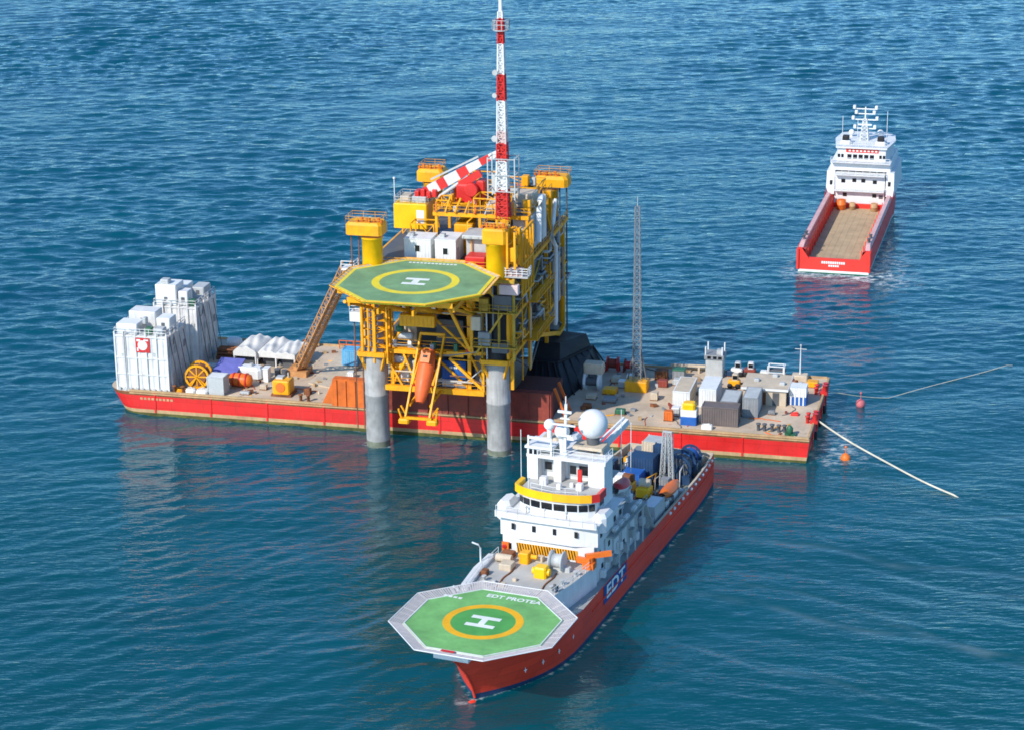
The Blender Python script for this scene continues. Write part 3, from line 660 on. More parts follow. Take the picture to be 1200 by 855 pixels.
t = thing('lattice_mast', 'tall thin grey lattice mast rising from an amber block on the barge', 'mast', BARGE, (79, 16.6, DZ))
b = MB(); b.cbox(77.3, 80.7, 15.2, 17.8, DZ+.03, DZ+1.7, .12); part(t, 'base_block', b, YEL)
b = MB(); b.lattice((79, 16.6, DZ+1.7), (78.9, 16.6, 32.6), 1.25, .65, 26, .06, .035); part(t, 'lattice', b, MGREY)
b = MB(); b.tube((78.9,16.6,32.6),(78.9,16.6,34),.05,n=5); part(t, 'tip_rod', b, LGREY)
for k, (du, dv) in enumerate(((-1.3,0),(1.3,0))):
    b = MB(); b.beam((79+du*1.1,16.6,DZ+1.7),(79+du*.4,16.6,DZ+6.5),.18); part(t, 'raking_leg', b, DGREY)
# ---- right deck containers
G = 'containers on the right half of the barge deck'
container('long_container', 'long beige-topped container with white front, leftmost of the row on the right deck', 85.7, 88.3, 9.6, 16.6, 2.6, BEIGE, G, fmat=WHITE, roofm=BEIGE)
container('long_container', 'long white container with a pale blue-striped roof beside the beige one', 89.5, 92.1, 10.6, 16.8, 2.9, WHITE, G, fmat=WHITE, roofm=WHITE)
t = container('grey_container', 'grey container with its roof worn reddish behind the dark brown container', 93.3, 95.9, 6.6, 12, 2.6, MGREY, G, fmat=MGREY, roofm=LGREY)
container('grey_container', 'tall light grey container standing apart, right of the dark brown container', 96.5, 98.8, 7.4, 12.6, 3.1, LGREY, G, fmat=MGREY, roofm=LGREY)
container('brown_container', 'wide dark brown-grey container nearest the barge\'s front edge', 91.1, 96.5, 2.9, 5.5, 2.9, paint('brown_grey_paint', (.17,.135,.125), .6, .1, .2, .3), G, door=False)
t = thing('chemical_tank', 'white and blue tank with a yellow top at the barge\'s front edge', 'tank', BARGE, (89.2, 3.3, DZ))
b = MB(); b.cbox(88.1, 90.5, 2.3, 4.4, DZ+.03, DZ+1.35, .1); part(t, 'lower_body', b, BLUE)
b = MB(); b.cbox(88.1, 90.5, 2.3, 4.4, DZ+1.36, DZ+2.3, .1); part(t, 'upper_body', b, WHITE)
b = MB(); b.cbox(88.3, 90.2, 2.6, 4.3, DZ+2.31, DZ+3.3, .25); part(t, 'hood', b, YELB)
t = thing('flat_roof_store', 'broad low beige store with white edge, largest roof on the right deck', 'store', BARGE, (98.8, 15.6, DZ))
b = MB(); b.box(95.8, 102.2, 13.4, 19.8, DZ+.02, DZ+2.5); part(t, 'wall', b, BEIGE)
b = MB(); b.box(95.5, 102.5, 13.1, 20.1, DZ+2.5, DZ+2.75); part(t, 'roof', b, BEIGE)
b = MB(); b.box(95.45,102.55,13.04,13.1,DZ+2.45,DZ+2.8); b.box(102.5,102.56,13.11,20.1,DZ+2.45,DZ+2.8); part(t, 'fascia', b, WHITE)
for u in (96.6, 98.2, 100.2):
    b = MB(); b.box(u, u+1, 13.37, 13.395, DZ+.1, DZ+2.1); part(t, 'door', b, RUST if u < 100 else DGREY)
for (u,v) in ((97,16),(99.5,18.5),(101,15)):
    b = MB(); b.cbox(u,u+.8,v,v+.8,DZ+2.76,DZ+3.2,.1); part(t, 'roof_vent', b, LGREY)
t = thing('two_tone_container', 'white container with dark blue lower half near the barge\'s right end', 'container', BARGE, (103.7, 15.4, DZ), G)
b = MB(); b.corr(102.6,105.1,14.3,16.9,DZ+1.3,DZ+2.8,0,.36,.04); part(t, 'upper_shell', b, WHITE)
b = MB(); b.box(102.6,105.1,14.3,16.9,DZ+.03,DZ+1.3); part(t, 'lower_shell', b, BLUE)
b = MB(); [b.box(102.75+k*.62,102.95+k*.62,14.26,14.295,DZ+.05,DZ+2.6) for k in range(4)]; part(t, 'batten', b, WHITE)
def wheelhouse():
    t = thing('control_cabin', 'pale grey control cabin with roof posts at the barge\'s rear edge', 'cabin', BARGE, (89.6, 25.6, DZ))
    b = MB(); b.cbox(88.3, 91.0, 24.4, 27, DZ+.02, DZ+3.0, .1); part(t, 'wall', b, LGREY)
    b = MB(); b.cbox(88.1, 91.2, 24.2, 27.2, DZ+3.0, DZ+3.7, .1); part(t, 'upper_cab', b, MGREY)
    for u in (88.6, 89.5, 90.3):
        b = MB(); b.box(u, u+.55, 24.17, 24.195, DZ+3.1, DZ+3.55); part(t, 'window', b, GLASS)
    for u, v in ((88.3,24.4),(90.9,24.4),(88.3,27),(90.9,27)):
        b = MB(); b.tube((u,v,DZ+3.7),(u,v,DZ+5.0),.12,n=6); part(t, 'roof_post', b, WHITE)
    b = MB(); b.box(90.0,90.9,24.6,25.6,DZ+3.71,DZ+4.4); part(t, 'roof_box', b, LGREY)
wheelhouse()
b = MB(); b.beam((82.5,26.4,DZ+1),(88.0,26.2,DZ+1.2),.35); b.beam((83,26.4,DZ+.02),(83,26.4,DZ+1),.3); b.beam((87,26.2,DZ+.02),(87,26.2,DZ+1.1),.3); single('beam_rack', 'beige horizontal beam on short posts left of the control cabin', 'rack', BARGE, (85, 26.4, DZ+.02), b, BEIGE)
def forklift(label, u, v, m, m2):
    t = thing('work_vehicle', label, 'vehicle', BARGE, (u, v, DZ), 'small machines parked along the rear deck edge')
    b = MB(); b.cbox(u-.9,u+.9,v-.6,v+.6,DZ+.45,DZ+1.3,.15); part(t, 'body', b, m)
    b = MB(); b.cbox(u-.3,u+.6,v-.5,v+.5,DZ+1.3,DZ+2.3,.12); c = part(t, 'cab', b, m2)
    b = MB(); b.box(u-.2,u+.5,v-.53,v-.505,DZ+1.5,DZ+2.1); part_sub(c, 'window', b, GLASS)
    for a in (-.6,.6):
        for s in (-.55,.55):
            b = MB(); b.lathe([(.1,-.12),(.42,-.12),(.42,.12),(.1,.12)], (u+a, v+s, DZ+.44), 12, 0, 'Y'); part(t, 'wheel', b, BLACK)
forklift('small white machine, nearest the control cabin of the rear-edge row', 93.0, 26.2, CLAD, LGREY)
forklift('small maroon and white machine in the middle of the rear-edge row', 95.0, 26.4, MAROON, CLAD)
forklift('small yellow machine with white cab behind the grey containers', 93.4, 20.6, YEL, BEIGE)
crate('small_crate', 'white crate right of the maroon and white machine', 96.6, 97.8, 25.6, 26.8, 1.1, WHITE)
crate('small_crate', 'navy crate between the control cabin and the white machine', 91.4, 92.4, 25.4, 26.6, .9, NAVY)
t = thing('pipe_rack', 'open white pipe rack at the rear edge near the thin mast', 'rack', BARGE, (99, 26.4, DZ))
b = MB()
for u in (97.9, 100.4):
    for v in (25.6, 27): q = MB(); q.box(u-.1,u+.1,v-.1,v+.1,DZ+.02,DZ+2.1); part(t, 'post', q, WHITE)
for z in (1.0, 2.0):
    for v in (25.6, 27): b.box(97.95,100.35,v-.08,v+.08,DZ+z,DZ+z+.15)
b.box(98,98.1,25.6,27,DZ+1.0,DZ+2.14); b.box(100.2,100.3,25.6,27,DZ+1.0,DZ+2.14)
for u in (97.9, 100.4): b.box(u-.06,u+.06,25.65,26.95,DZ+1.9,DZ+2.05)
part(t, 'frame', b, WHITE)
b = MB(); [b.tube((97.7, 25.9+i*.28, DZ+1.3), (100.6, 25.9+i*.28, DZ+1.3), .13, n=8) for i in range(4)]; part(t, 'pipes', b, DGREY)
t = thing('signal_mast', 'thin white signal mast at the barge\'s rear right corner', 'mast', BARGE, (102.8, 26.4, DZ))
b = MB(); b.tube((102.8,26.4,DZ+.02),(102.8,26.4,DZ+5.4),.13,.06,n=7); part(t, 'pole', b, WHITE)
b = MB(); b.tube((101.9,26.4,DZ+4.9),(103.7,26.4,DZ+4.9),.05,n=5); part(t, 'crossbar', b, WHITE)
b = MB(); b.ball((102.8,26.4,DZ+5.5),.18,10,6); part(t, 'lamp', b, LGREY)
b = MB(); b.cbox(101.6,104,25.5,27.2,DZ+.02,DZ+.9,.1); part(t, 'base', b, BEIGE)
crate('yellow_crate', 'low amber crate beside the signal mast at the right end', 104.2, 106, 22.6, 24.4, .9, YEL)
crate('tool_crate', 'tan crate between the flat-roofed store and the rear edge', 99.8, 101.6, 22, 23.4, .9, BEIGE, lid=WHITE)
crate('tool_crate', 'rusty crate behind the flat-roofed store', 96.6, 98.2, 22.2, 23.6, 1.0, RUST)
crate('tool_crate', 'orange-brown crate near the deck\'s front edge left of the tank', 85.4, 86.8, 3.4, 4.6, 1.5, RUSTO)
crate('tool_crate', 'pale crate behind the orange-brown crate', 86.2, 87.4, 5.6, 6.8, 1.2, LGREY, lid=WHITE)
b = MB(); b.lathe([(.1,0),(.45,.1),(.5,1.1),(.2,1.5)], (104.3,1.3,DZ+.02), 12); b.box(103.6,105.2,.9,1.7,DZ+.02,DZ+.35); single('capstan', 'dark green capstan at the barge\'s right front corner', 'capstan', BARGE, (104.3,1.3,DZ+.02), b, GREENB)
b = MB(); b.cbox(103.4,104.6,9.6,10.4,DZ+.02,DZ+.35,.1); b.tube((103.6,10,DZ+.3),(104.4,10,DZ+.5),.15,n=8); single('red_chock', 'small red chock lying alone on the right deck', 'chock', BARGE, (104,10,DZ+.02), b, RED)
b = MB(); b.cbox(91.4,93,1.0,1.9,DZ+.02,DZ+.7,.12); b.tube((91.8,1.4,DZ+.7),(92.6,1.4,DZ+.8),.12,n=8); single('white_chest', 'small white chest on the front edge below the brown container', 'chest', BARGE, (92.2,1.4,DZ+.02), b, WHITE)

for k, (u, v, a, c, h, m, lab) in enumerate(((71.6,20.4,1.6,1.2,1.3,MGREY,'grey crate behind the white framed winch'),(75.2,19.6,1.4,1.8,.9,BEIGE,'pale beige crate left of the crate with the white lid'),(77.4,19.2,1.1,1.1,1.5,WHITE,'upright white crate in front of the dark pallet load'),(82.6,18.8,1.6,1.3,1.1,MAROON,'maroon crate right of the lattice mast'),(84.6,20.0,1.2,1.2,1.0,LGREY,'light grey crate left of the beige container\'s far end'),(73.2,6.8,1.4,1.0,.7,RUST,'rusty crate in shade beside the raking orange struts'),(78.6,5.2,1.6,1.2,.8,GREENB,'green crate alone on the shaded front deck'),(82.4,12.6,1.2,1.4,1.2,BEIGE,'beige crate between the mast and the long beige container'),(103.6,19.4,1.5,1.2,.9,RUSTO,'orange crate behind the two-tone container'),(100.6,9.6,1.1,.9,.6,MGREY,'small grey crate in front of the flat-roofed store'),(22.6,5.0,1.2,1.0,.8,BEIGE,'beige crate between the orange float and the amber pump'),(30.0,4.4,1.0,1.2,.9,RUST,'rusty crate just right of the amber pump'),(20.6,2.2,1.6,.9,.5,LGREY,'flat light grey crate right of the pale grey box'),(34.2,13.0,1.1,1.1,1.0,WHITE,'white crate in front of the bright blue container'))):
    crate('deck_crate', lab, u-a/2, u+a/2, v-c/2, v+c/2, h, m)
r5 = random.Random(31); b = MB()                                # hoses and ropes nobody could count, strewn over the deck
for i in range(46):
    u, v = r5.choice(((r5.uniform(10,33), r5.uniform(1,24)), (r5.uniform(71,105), r5.uniform(1,26)))); a = r5.uniform(0, 6.28); pts = []
    for k in range(12):
        a += r5.uniform(-.5,.5); u += .45*math.cos(a); v += .45*math.sin(a); u = min(106,max(9.6,u)); v = min(27,max(.7,v)); pts.append((u,v,DZ+.08))
    b.path(pts, r5.uniform(.05,.1), 5, r5.randrange(4))
o = mesh_obj('loose_hoses', b, [YEL, DGREY, RUSTO, ROPE], None, (0,0,0)); o.location = BARGE.w((0,0,0)); o.rotation_euler = (0,0,BARGE.a); o['kind'] = 'stuff'; o['label'] = 'loose hoses and ropes strewn over the barge deck'
b = MB()
for i in range(120):
    u, v = r5.choice(((r5.uniform(10,33), r5.uniform(1,25)), (r5.uniform(71,105.5), r5.uniform(.8,27)), (r5.uniform(76,105), r5.uniform(20,27)))); s_ = r5.uniform(.25,.8)
    b.rbox((u, v, DZ+.03), s_, s_*r5.uniform(.3,1.5), r5.uniform(.1,.55), r5.uniform(0,3), r5.randrange(6))
o = mesh_obj('scrap_and_timber', b, [RUST, BEIGE, MGREY, TAN, LGREY, MAROON], None, (0,0,0)); o.location = BARGE.w((0,0,0)); o.rotation_euler = (0,0,BARGE.a); o['kind'] = 'stuff'; o['label'] = 'small scrap and timber scattered over the barge deck'
# ---- mooring lines and buoys
def mooring(label, p0, p1, r, tail, sag):
    b = MB(); P0, P1 = Vector(p0), Vector(p1); pts = []
    for i in range(25):
        k = i/24; q = P0.lerp(P1, k); q.z -= sag*math.sin(math.pi*k); q.z = max(q.z, .06) if k > .3 else q.z; q += Vector((P1.y-P0.y, P0.x-P1.x, 0)).normalized()*(.15*math.sin(k*9)+.1*math.sin(math.pi*k)); pts.append(q)
    pts.append(P1+(P1-P0).normalized()*tail+Vector((0,0,-1.2))); b.path(pts, r, 8)
    single('mooring_line', label, 'mooring line', WORLD, p0, b, ROPE)
e0 = BARGE.w((107.3, 8.2, 4.0)); mooring('thick pale mooring line from the barge\'s right end into the near water', e0, (61.2, 293.3, .1), .14, 14, .7)
mooring('fainter pale line running from the barge\'s rear right corner over the water', BARGE.w((107.3, 21, 4.0)), (80.4, 349.3, .05), .06, 8, 3.)
def buoy(label, x, y, m, group=None):
    t = thing('buoy', label, 'buoy', WORLD, (x, y, 0), 'marker buoys off the barge\'s right end')
    b = MB(); b.lathe([(.1,-.5),(.6,-.3),(.75,.2),(.6,.7),(.15,1.0)], (x, y, 0), 16); part(t, 'float', b, m)
    b = MB(); b.tube((x,y,.95),(x,y,1.9),.07,n=6); b.ball((x,y,1.95),.2,8,6); part(t, 'topmark', b, m)
buoy('pinkish red buoy farther out, level with the barge\'s rear edge', 53.9, 331.2, paint('faded_red_paint', (.62,.16,.18), .6, .1, 0, .2))
buoy('orange red buoy nearer the camera, below the barge\'s right corner', 48.2, 307.7, ORANGE)
# ------------------------------------------------------------------ the yellow platform standing astride the barge
def octagon(c, r, a0=22.5): return [(c[0]+r*math.cos(R(a0+45*i)), c[1]+r*math.sin(R(a0+45*i))) for i in range(8)]
LEGS = {'nl': (44.0, -4.9), 'nr': (62.5, -4.9), 'fl': (43.6, 29.2), 'fr': (62.4, 29.0)}
WEEDP = paint('wet_pile_band', (.20,.22,.16), .5, .2, .2, .3, rustc=(.10,.11,.05))
OLIVE = paint('shaded_weathered_yellow', (.52,.32,.03), .6, .2, .3, .5, rustc=(.10,.05,.02))  # yellow darkened by the right side's shade, plus real rust and streaks
PINKW = paint('faded_pink_white', (.72,.55,.52), .6, .06, .1, 0)
def build_rig():
    t = thing('offshore_platform', 'tall bright yellow offshore platform with green helideck, red and white mast and four grey piles', 'platform', BARGE, (53, 12, 0))
    rr = random.Random(5)
    # piles and leg columns
    for k, (u, v) in LEGS.items():
        b = MB(); b.lathe([(1.75,-9),(1.75,.9)], (u, v, 0), 40, 1); b.lathe([(1.75,.9),(1.75,7.9),(1.79,7.95),(1.79,8.2),(1.75,8.25),(1.75,14.4)], (u, v, 0), 40)
        part(t, 'pile', b, [CONC, WEEDP])
        b = MB(); top = {'nl':34.2,'nr':34.3,'fl':34.0,'fr':33.8}[k]
        b.lathe([(1.75,14.41),(1.75,15.2),(1.5,15.6),(1.5,25.9)], (u, v, 0), 26); part(t, 'leg_sleeve', b, BLACK if k == 'nr' else MGREY)
        b = MB(); b.lathe([(1.5,25.95),(1.5,top-2.6),(1.62,top-2.55),(1.62,top-2.3)], (u, v, 0), 26); c = part(t, 'leg_column', b, YELB if k in ('nl','nr') else YEL)
        b = MB(); z0, z1 = top-2.2, top
        if k == 'nl': b.cbox(u-3.5, u+1.9, v-1.7, v+1.7, z0+.35, z1, .4)
        elif k == 'nr': b.cbox(u-1.7, u+1.75, v-1.8, v+1.8, z0, z1, .3); [b.beam((u+a_,v+c_,z0-3.6),(u+a_,v+c_,z1-.4),.3) for a_ in (1.9,3.0) for c_ in (-1.3,1.3)]; [b.beam((u+1.9,v-1.3,q_),(u+3.0,v+1.3,q_+.9),.2) for q_ in (z0-3,z0-1.6,z0-.2)]; b.cbox(u+1.9,u+2.9,v-1,v+1,z0-2.6,z0-.6,.1)
        elif k == 'fl': b.cbox(u-2.2, u+2.2, v-1.8, v+1.8, z0+.2, z1, .5)
        else: b.cbox(u-2.0, u+3.4, v-1.7, v+1.7, z0+.5, z1, .5)
        part_sub(c, 'cap', b, YEL)
        b = MB()
        for i in range(7): b.cbox(u-2+i*.6, u-1.65+i*.6, v-1.2+.3*(i%3), v-.7+.3*(i%3), z1, z1+.35+.25*(i%2), .05)
        part_sub(c, 'cap_fittings', b, RUSTO)
        b = MB(); x0, x1 = (u-3.4, u+1.8) if k == 'nl' else (u-1.9, u+3.3) if k == 'fr' else (u-1.7, u+1.7)
        b.rail([(x0,v-1.6,z1),(x1,v-1.6,z1),(x1,v+1.6,z1),(x0,v+1.6,z1),(x0,v-1.6,z1)], .9, .03); part_sub(c, 'cap_railing', b, YEL)
        if k in ('nl', 'fr'):
            s = -1 if k == 'nl' else 1
            for d in (1.9, 3.0):
                b = MB(); b.tube((u+s*d, v-.4, 8 if k=='fr' else 2.5), (u+s*d, v-.4, z0+.2), .11 if k=='nl' else .14, n=6); part(t, 'strand_bundle', b, RISER if k == 'nl' else DGREY)
        # yellow sleeve frame round the pile head
        b = MB(); zb = 14.6
        for a in range(4):
            q0 = Vector((u,v,zb))+Vector(((-1,1,1,-1)[a]*2.0, (-1,-1,1,1)[a]*2.0, 0)); q1 = Vector((u,v,zb))+Vector(((1,1,-1,-1)[a]*2.0, (-1,1,1,-1)[a]*2.0, 0))
            b.beam(q0, q1, .45, .7); b.beam(q0, Vector((q0.x*.45+u*.55, q0.y*.45+v*.55, zb-3.4)), .3)
        part(t, 'pile_sleeve', b, YEL)
    # decks
    def deck(z, u0, u1, v0, v1, th=.55):
        b = MB(); b.box(u0+.31, u1-.31, v0+.31, v1-.31, z-.08, z-.02, 1)
        for a, c, d, e in ((u0,u1,v0,v0+.3),(u0,u1,v1-.3,v1),(u0,u0+.3,v0+.3,v1-.3),(u1-.3,u1,v0+.3,v1-.3)): b.box(a,c,d,e,z-th,z,0)
        for u in np.arange(u0+3, u1-1, 3.2): b.box(u, u+.2, v0+.31, v1-.31, z-th+.05, z-.085, 0)
        p = part(t, 'deck', b, [YEL, DGREY])
        r = MB(); r.rail([(u0+.1,v0+.1,z),(u1-.1,v0+.1,z),(u1-.1,v1-.1,z)], 1.1, .045, step=1.7); part_sub(p, 'railing', r, YEL)
        return p
    L0, L1, L2, L3, L4 = 9.6, 15.4, 21.3, 27.2, 33.4
    deck(L0, 44.6, 61.2, -5.2, 26); deck(L1, 43.6, 65.0, -5.0, 28.5); deck(L2, 42.6, 65.2, -5.0, 28.5); deck(L3, 42.2, 65.6, -3.2, 29); deck(L4, 50.5, 65.0, 4.5, 20.6)
    # columns and diagonal bracing
    def br(p, q, w=.42, m=YEL, name='brace'):
        b = MB(); b.tube(p, q, w/2, n=10); part(t, name, b, m)
    cu = (46.5, 52.2, 58.2, 64.6); cv = (-4.8, 6.5, 17.5, 28.2)
    for u in cu:
        for v in cv:
            if u in (52.2,) and v < 0: continue
            b = MB(); b.beam((u, v, L0 if u < 61 else L1-5.4), (u, v, L3-.56), .5); part(t, 'column', b, YEL)
    for i, (z0, z1) in enumerate(((L0,L1),(L1,L2),(L2,L3))):
        for v in (-4.8, 28.2):
            br((46.5,v,z0),(49.4,v,z1-.5)) if v < 0 else br((46.5,v,z0),(52.2,v,z1-.5))
            br((64.6 if i else 61,v,z0),(58.2,v,z1-.5))
            br((58.2,v,z0),(52.2,v,z1-.5))
        for j in range(3):
            a, c = (cv[j], cv[j+1]) if (i+j) % 2 else (cv[j+1], cv[j]); br((64.6,a,z0),(64.6,c,z1-.5),.36,OLIVE if i else DGREY); br((46.5,a,z0),(46.5,c,z1-.5))  # right-face braces in darker colours that carry its shade
    for v0, v1 in ((4.6,12),(12,20)):
        br((64.7,v0,L3),(64.7,(v0+v1)/2,L4-.55),.35); br((64.7,(v0+v1)/2,L4-.55),(64.7,v1,L3),.35)
    for u in (51, 57.6, 64.7):
        for v in (4.8, 12, 20):
            b = MB(); b.beam((u,v,L3),(u,v,L4-.56),.38); part(t, 'column', b, YEL)
    # yellow truss panel hanging at the right front of the upper module
    b = MB()
    for k in range(5):
        v = -3+k*1.75; b.beam((65.75, v, 23.6), (65.75, v, 33), .24)
        if k < 4: b.beam((65.75, v, 23.6), (65.75, v+1.75, 28.2), .22); b.beam((65.75, v+1.75, 28.2), (65.75, v, 33), .22)
    for z in (23.6, 28.2, 33): b.beam((65.75,-3,z),(65.75,4,z),.3)
    part(t, 'truss_panel', b, YEL)
    b = MB()
    for k in range(4):
        u = 63.6+k*.0; b.beam((64.0+k*.55, -3.4, 27.3), (64.0+k*.55, -3.4, 34), .2)
    for z in (29, 31, 33.5): b.beam((64,-3.4,z),(65.7,-3.4,z),.2)
    part(t, 'stair_tower', b, YEL)
    # ---- helideck
    hc = (52.8, -13.2); hz = 28.0
    b = MB(); b.prism(octagon(hc, 11.4), hz-.35, hz, 1, 0); h = part(t, 'helideck', b, [GREEN, MARKY])
    b = MB(); b.ring(hc, 5.1, 6.2, hz+.006, hz+.012); part_sub(h, 'landing_circle', b, MARKY)
    b = MB()
    o8, i8 = octagon(hc, 11.38), octagon(hc, 10.85)
    for i in range(8):
        j = (i+1) % 8; b.face([(*i8[i],hz+.008),(*o8[i],hz+.008),(*o8[j],hz+.008),(*i8[j],hz+.008)])
    part_sub(h, 'border_stripe', b, MARKY)
    b = MB()
    for s in (-1.15, 1.15): b.box(hc[0]-1.7, hc[0]+1.7, hc[1]+s-.42, hc[1]+s+.42, hz+.004, hz+.014)
    b.box(hc[0]-.48, hc[0]+.48, hc[1]-.73, hc[1]+.73, hz+.004, hz+.014); part_sub(h, 'letter_marking', b, MARKW)
    b = MB()
    for i in range(13): b.box(hc[0]-3.6+i*.56, hc[0]-3.6+i*.56+.4, hc[1]+9.0, hc[1]+9.5, hz+.004, hz+.014)
    part_sub(h, 'edge_lettering', b, MARKW)
    b = MB(); n8 = octagon(hc, 12.1)
    for i in range(8):
        j = (i+1) % 8; m_ = 2 if i in (0,1,2) else 0
        b.face([(*o8[i],hz-.15),(*n8[i],hz+.12),(*n8[j],hz+.12),(*o8[j],hz-.15)], 0)
        for k in range(9):
            f = k/8; P = Vector((*o8[i],hz-.12)).lerp(Vector((*o8[j],hz-.12)), f); Q = Vector((*n8[i],hz+.14)).lerp(Vector((*n8[j],hz+.14)), f); b.tube(P, Q, .05, n=5, m=1)
        b.tube((*n8[i],hz+.13),(*n8[j],hz+.13),.07,n=6,m=1)
    part_sub(h, 'perimeter_net', b, [paint('net_tan', (.55,.45,.28), .8, .1, .1, 0), YEL])
    b = MB()
    for k in range(5):
        v = hc[1]-8+k*4; w_ = math.sqrt(max(0, 11**2-(v-hc[1])**2)); b.beam((hc[0]-w_,v,hz-.75),(hc[0]+w_,v,hz-.75),.3,.75)
    for k in range(4):
        u = hc[0]-7.5+k*5; w_ = math.sqrt(max(0, 10.6**2-(u-hc[0])**2)); b.beam((u,hc[1]-w_,hz-1.5),(u,hc[1]+w_,hz-1.5),.3,.7)
    part_sub(h, 'support_beams', b, YEL)
    for u in (44.2, 49.2, 54.2, 59.2):
        br((u,-19.2,hz-1.7),(u,-5.0,L2-.3),.5); br((u,-12,hz-1.7),(u,-5.0,L2-.2),.4); br((u,-5.0,L2),(u,-6.5,hz-1.7),.45)
    br((44.2,-5.2,L2+.2),(49.2,-12,hz-1.7),.35); br((59.2,-5.2,L2+.2),(54.2,-12,hz-1.7),.35)
    # yellow stair block on the left front
    b = MB()
    for z in np.arange(15.6, 26.5, 1.35):
        s = 1 if int((z-15.6)/1.35+.5) % 2 else -1; b.beam((42.9 if s>0 else 45.9,-6.1,z),(45.9 if s>0 else 42.9,-6.1,z+1.3),.7,.14); b.box(42.4,46.4,-6.6,-5.6,z-.05,z)
    for u in (42.5, 44.3, 46.3):
        for v in (-6.6,-5.3): b.box(u-.13,u+.13,v-.13,v+.13,13.2,27.0)
    part(t, 'stair_tower', b, YEL)
    b = MB(); b.box(42.7,46.1,-5.25,-5.15,16,26.6); part(t, 'wall_panel', b, YEL)
    for x in (42.7, 43.6, 44.6):
        b = MB(); b.tube((x,-6.9,15),(x,-6.9,27),.16,n=8); part(t, 'pipe', b, YEL)
    b = MB(); b.box(40.6,42.4,-6.2,-4.0,19.2,20.6); b.rail([(40.6,-6.2,20.6),(42.4,-6.2,20.6)],1,.04); part(t, 'wing_platform', b, WHITE)
    # monorail beam, lower yellow frames and wall panels in the front opening
    b = MB(); b.cbox(48.3,53.6,-6.8,-5.6,19.2,20.9,.1); [b.box(48.5+i*.62,48.8+i*.62,-6.86,-6.81,19.4,20.7) for i in range(8)]; part(t, 'monorail_housing', b, YEL)
    for (u0,u1,v,z0,z1,m) in ((46.2,48.6,-3.8,9.7,13.6,WHITE),(49.4,50.6,-4.6,9.7,13.2,LGREY),(47.6,49.8,-3.0,15.5,18.4,BEIGE),(52.6,56.8,-2.6,15.5,19.2,DGREY),(58.6,61.4,-3.5,9.7,14.4,MGREY),(59,64,-2.8,15.5,20.4,BLACK),(54,58,-2.2,21.4,26,DGREY),(47,51,-2.4,21.4,25.6,BLACK),(59,64.2,-2.6,21.4,26.2,DGREY)):
        b = MB(); b.cbox(u0,u1,v,v+2.6,z0,z1,.1); part(t, 'equipment_box', b, m)
    for (u,v,z,r_,l,m) in ((48.4,-4.4,17,.55,2.6,LGREY),(56,-4.2,23,.7,3.4,YEL),(50.8,-4.2,22.6,.6,2.8,GREENB),(48.0,-5.6,18.4,.55,1.2,GREENB),(47.4,-4.4,12.2,.5,2,YEL)):
        b = MB(); b.lathe([(.05,-l/2),(r_*.8,-l/2+.1),(r_,-l/2+.35),(r_,l/2-.35),(r_*.8,l/2-.1),(.05,l/2)], (u,v,z), 16, 0, 'X'); part(t, 'vessel', b, m)
    b = MB(); b.beam((45,-5.4,14.9),(57.5,-5.4,14.9),.5,.6); b.beam((45,-5.4,9.3),(60.5,-5.4,9.3),.6,.8); b.beam((45.2,-5.4,9.6),(45.2,-5.4,14.7),.35); b.beam((50.4,-5.4,9.6),(48.4,-5.4,14.6),.3); b.beam((45.4,-5.4,14.6),(48.2,-5.4,9.6),.3)
    b.beam((55.2,-5.5,22.5),(58.6,-5.5,15.6),.45); b.beam((58.8,-5.5,15.4),(58.8,-5.5,26.8),.45); b.beam((55,-5.5,15.2),(58.8,-5.5,15.2),.4); b.beam((55.4,-5.5,14.4),(60.4,-5.5,9.8),.4); b.beam((60.4,-5.5,9.6),(60.4,-5.5,15),.4)
    part(t, 'front_frame', b, YEL)
    # lifeboat skid: two slanted rails with clamps
    for s in (-1, 1):
        b = MB(); b.beam((52.7+s*1.8,-4.6,17.6),(52.0+s*1.8,-11.2,7.0),.26,.4); b.beam((52.6+s*1.55,-5.2,15.2),(52.2+s*1.55,-9.0,11.2),.3); b.beam((52.5+s*1.55,-5.2,9.4),(52.1+s*1.55,-10.2,8.4),.3)
        b.cbox(52.1+s*2.1-.8,52.1+s*2.1+.8,-11.8,-10.4,6.1,6.8,.2); b.beam((52.1+s*2.5,-11,6.4),(52.1+s*2.9,-11.4,8.2),.22); b.beam((52.1+s*1.4,-11,6.4),(52.1+s*2.8,-10.4,8.4),.2)
        part(t, 'boat_skid', b, YEL)
    b = MB(); b.beam((50.8,-4.7,17.6),(54.6,-4.7,17.6),.4); part(t, 'skid_crossbeam', b, YEL)
    b = MB(); b.beam((50.1,-11.3,6.9),(54.1,-11.3,6.9),.35); part(t, 'skid_crossbeam', b, YEL)
    # ---- right hand face: pipework, vessels, boxes in shade
    greys = (DGREY, MGREY, LGREY, BLACK, YEL, MGREY, DGREY, BEIGE)
    for z0, z1 in ((L0,L1),(L1,L2),(L2,L3)):
        for i in range(7):
            v = -2.5+i*4.2+rr.uniform(-.5,.5); s = rr.uniform(1.2,2.6); hh = rr.uniform(1.6, z1-z0-.8); u1 = 64.2 if z0 > L0+1 else 60.8
            if rr.random() < .6:
                b = MB(); b.cbox(u1-s-1, u1-rr.uniform(.1,.7), v, v+rr.uniform(1.4,3.2), z0+.01, z0+hh, .08); part(t, 'equipment_box', b, rr.choice(greys))
            else:
                r_ = rr.uniform(.5,.95); b = MB(); b.lathe([(r_*.8,0),(r_,.2),(r_,hh-.4),(r_*.6,hh-.08),(.05,hh)], (u1-1.2, v+1, z0+.02), 16); part(t, 'vessel', b, rr.choice(greys))
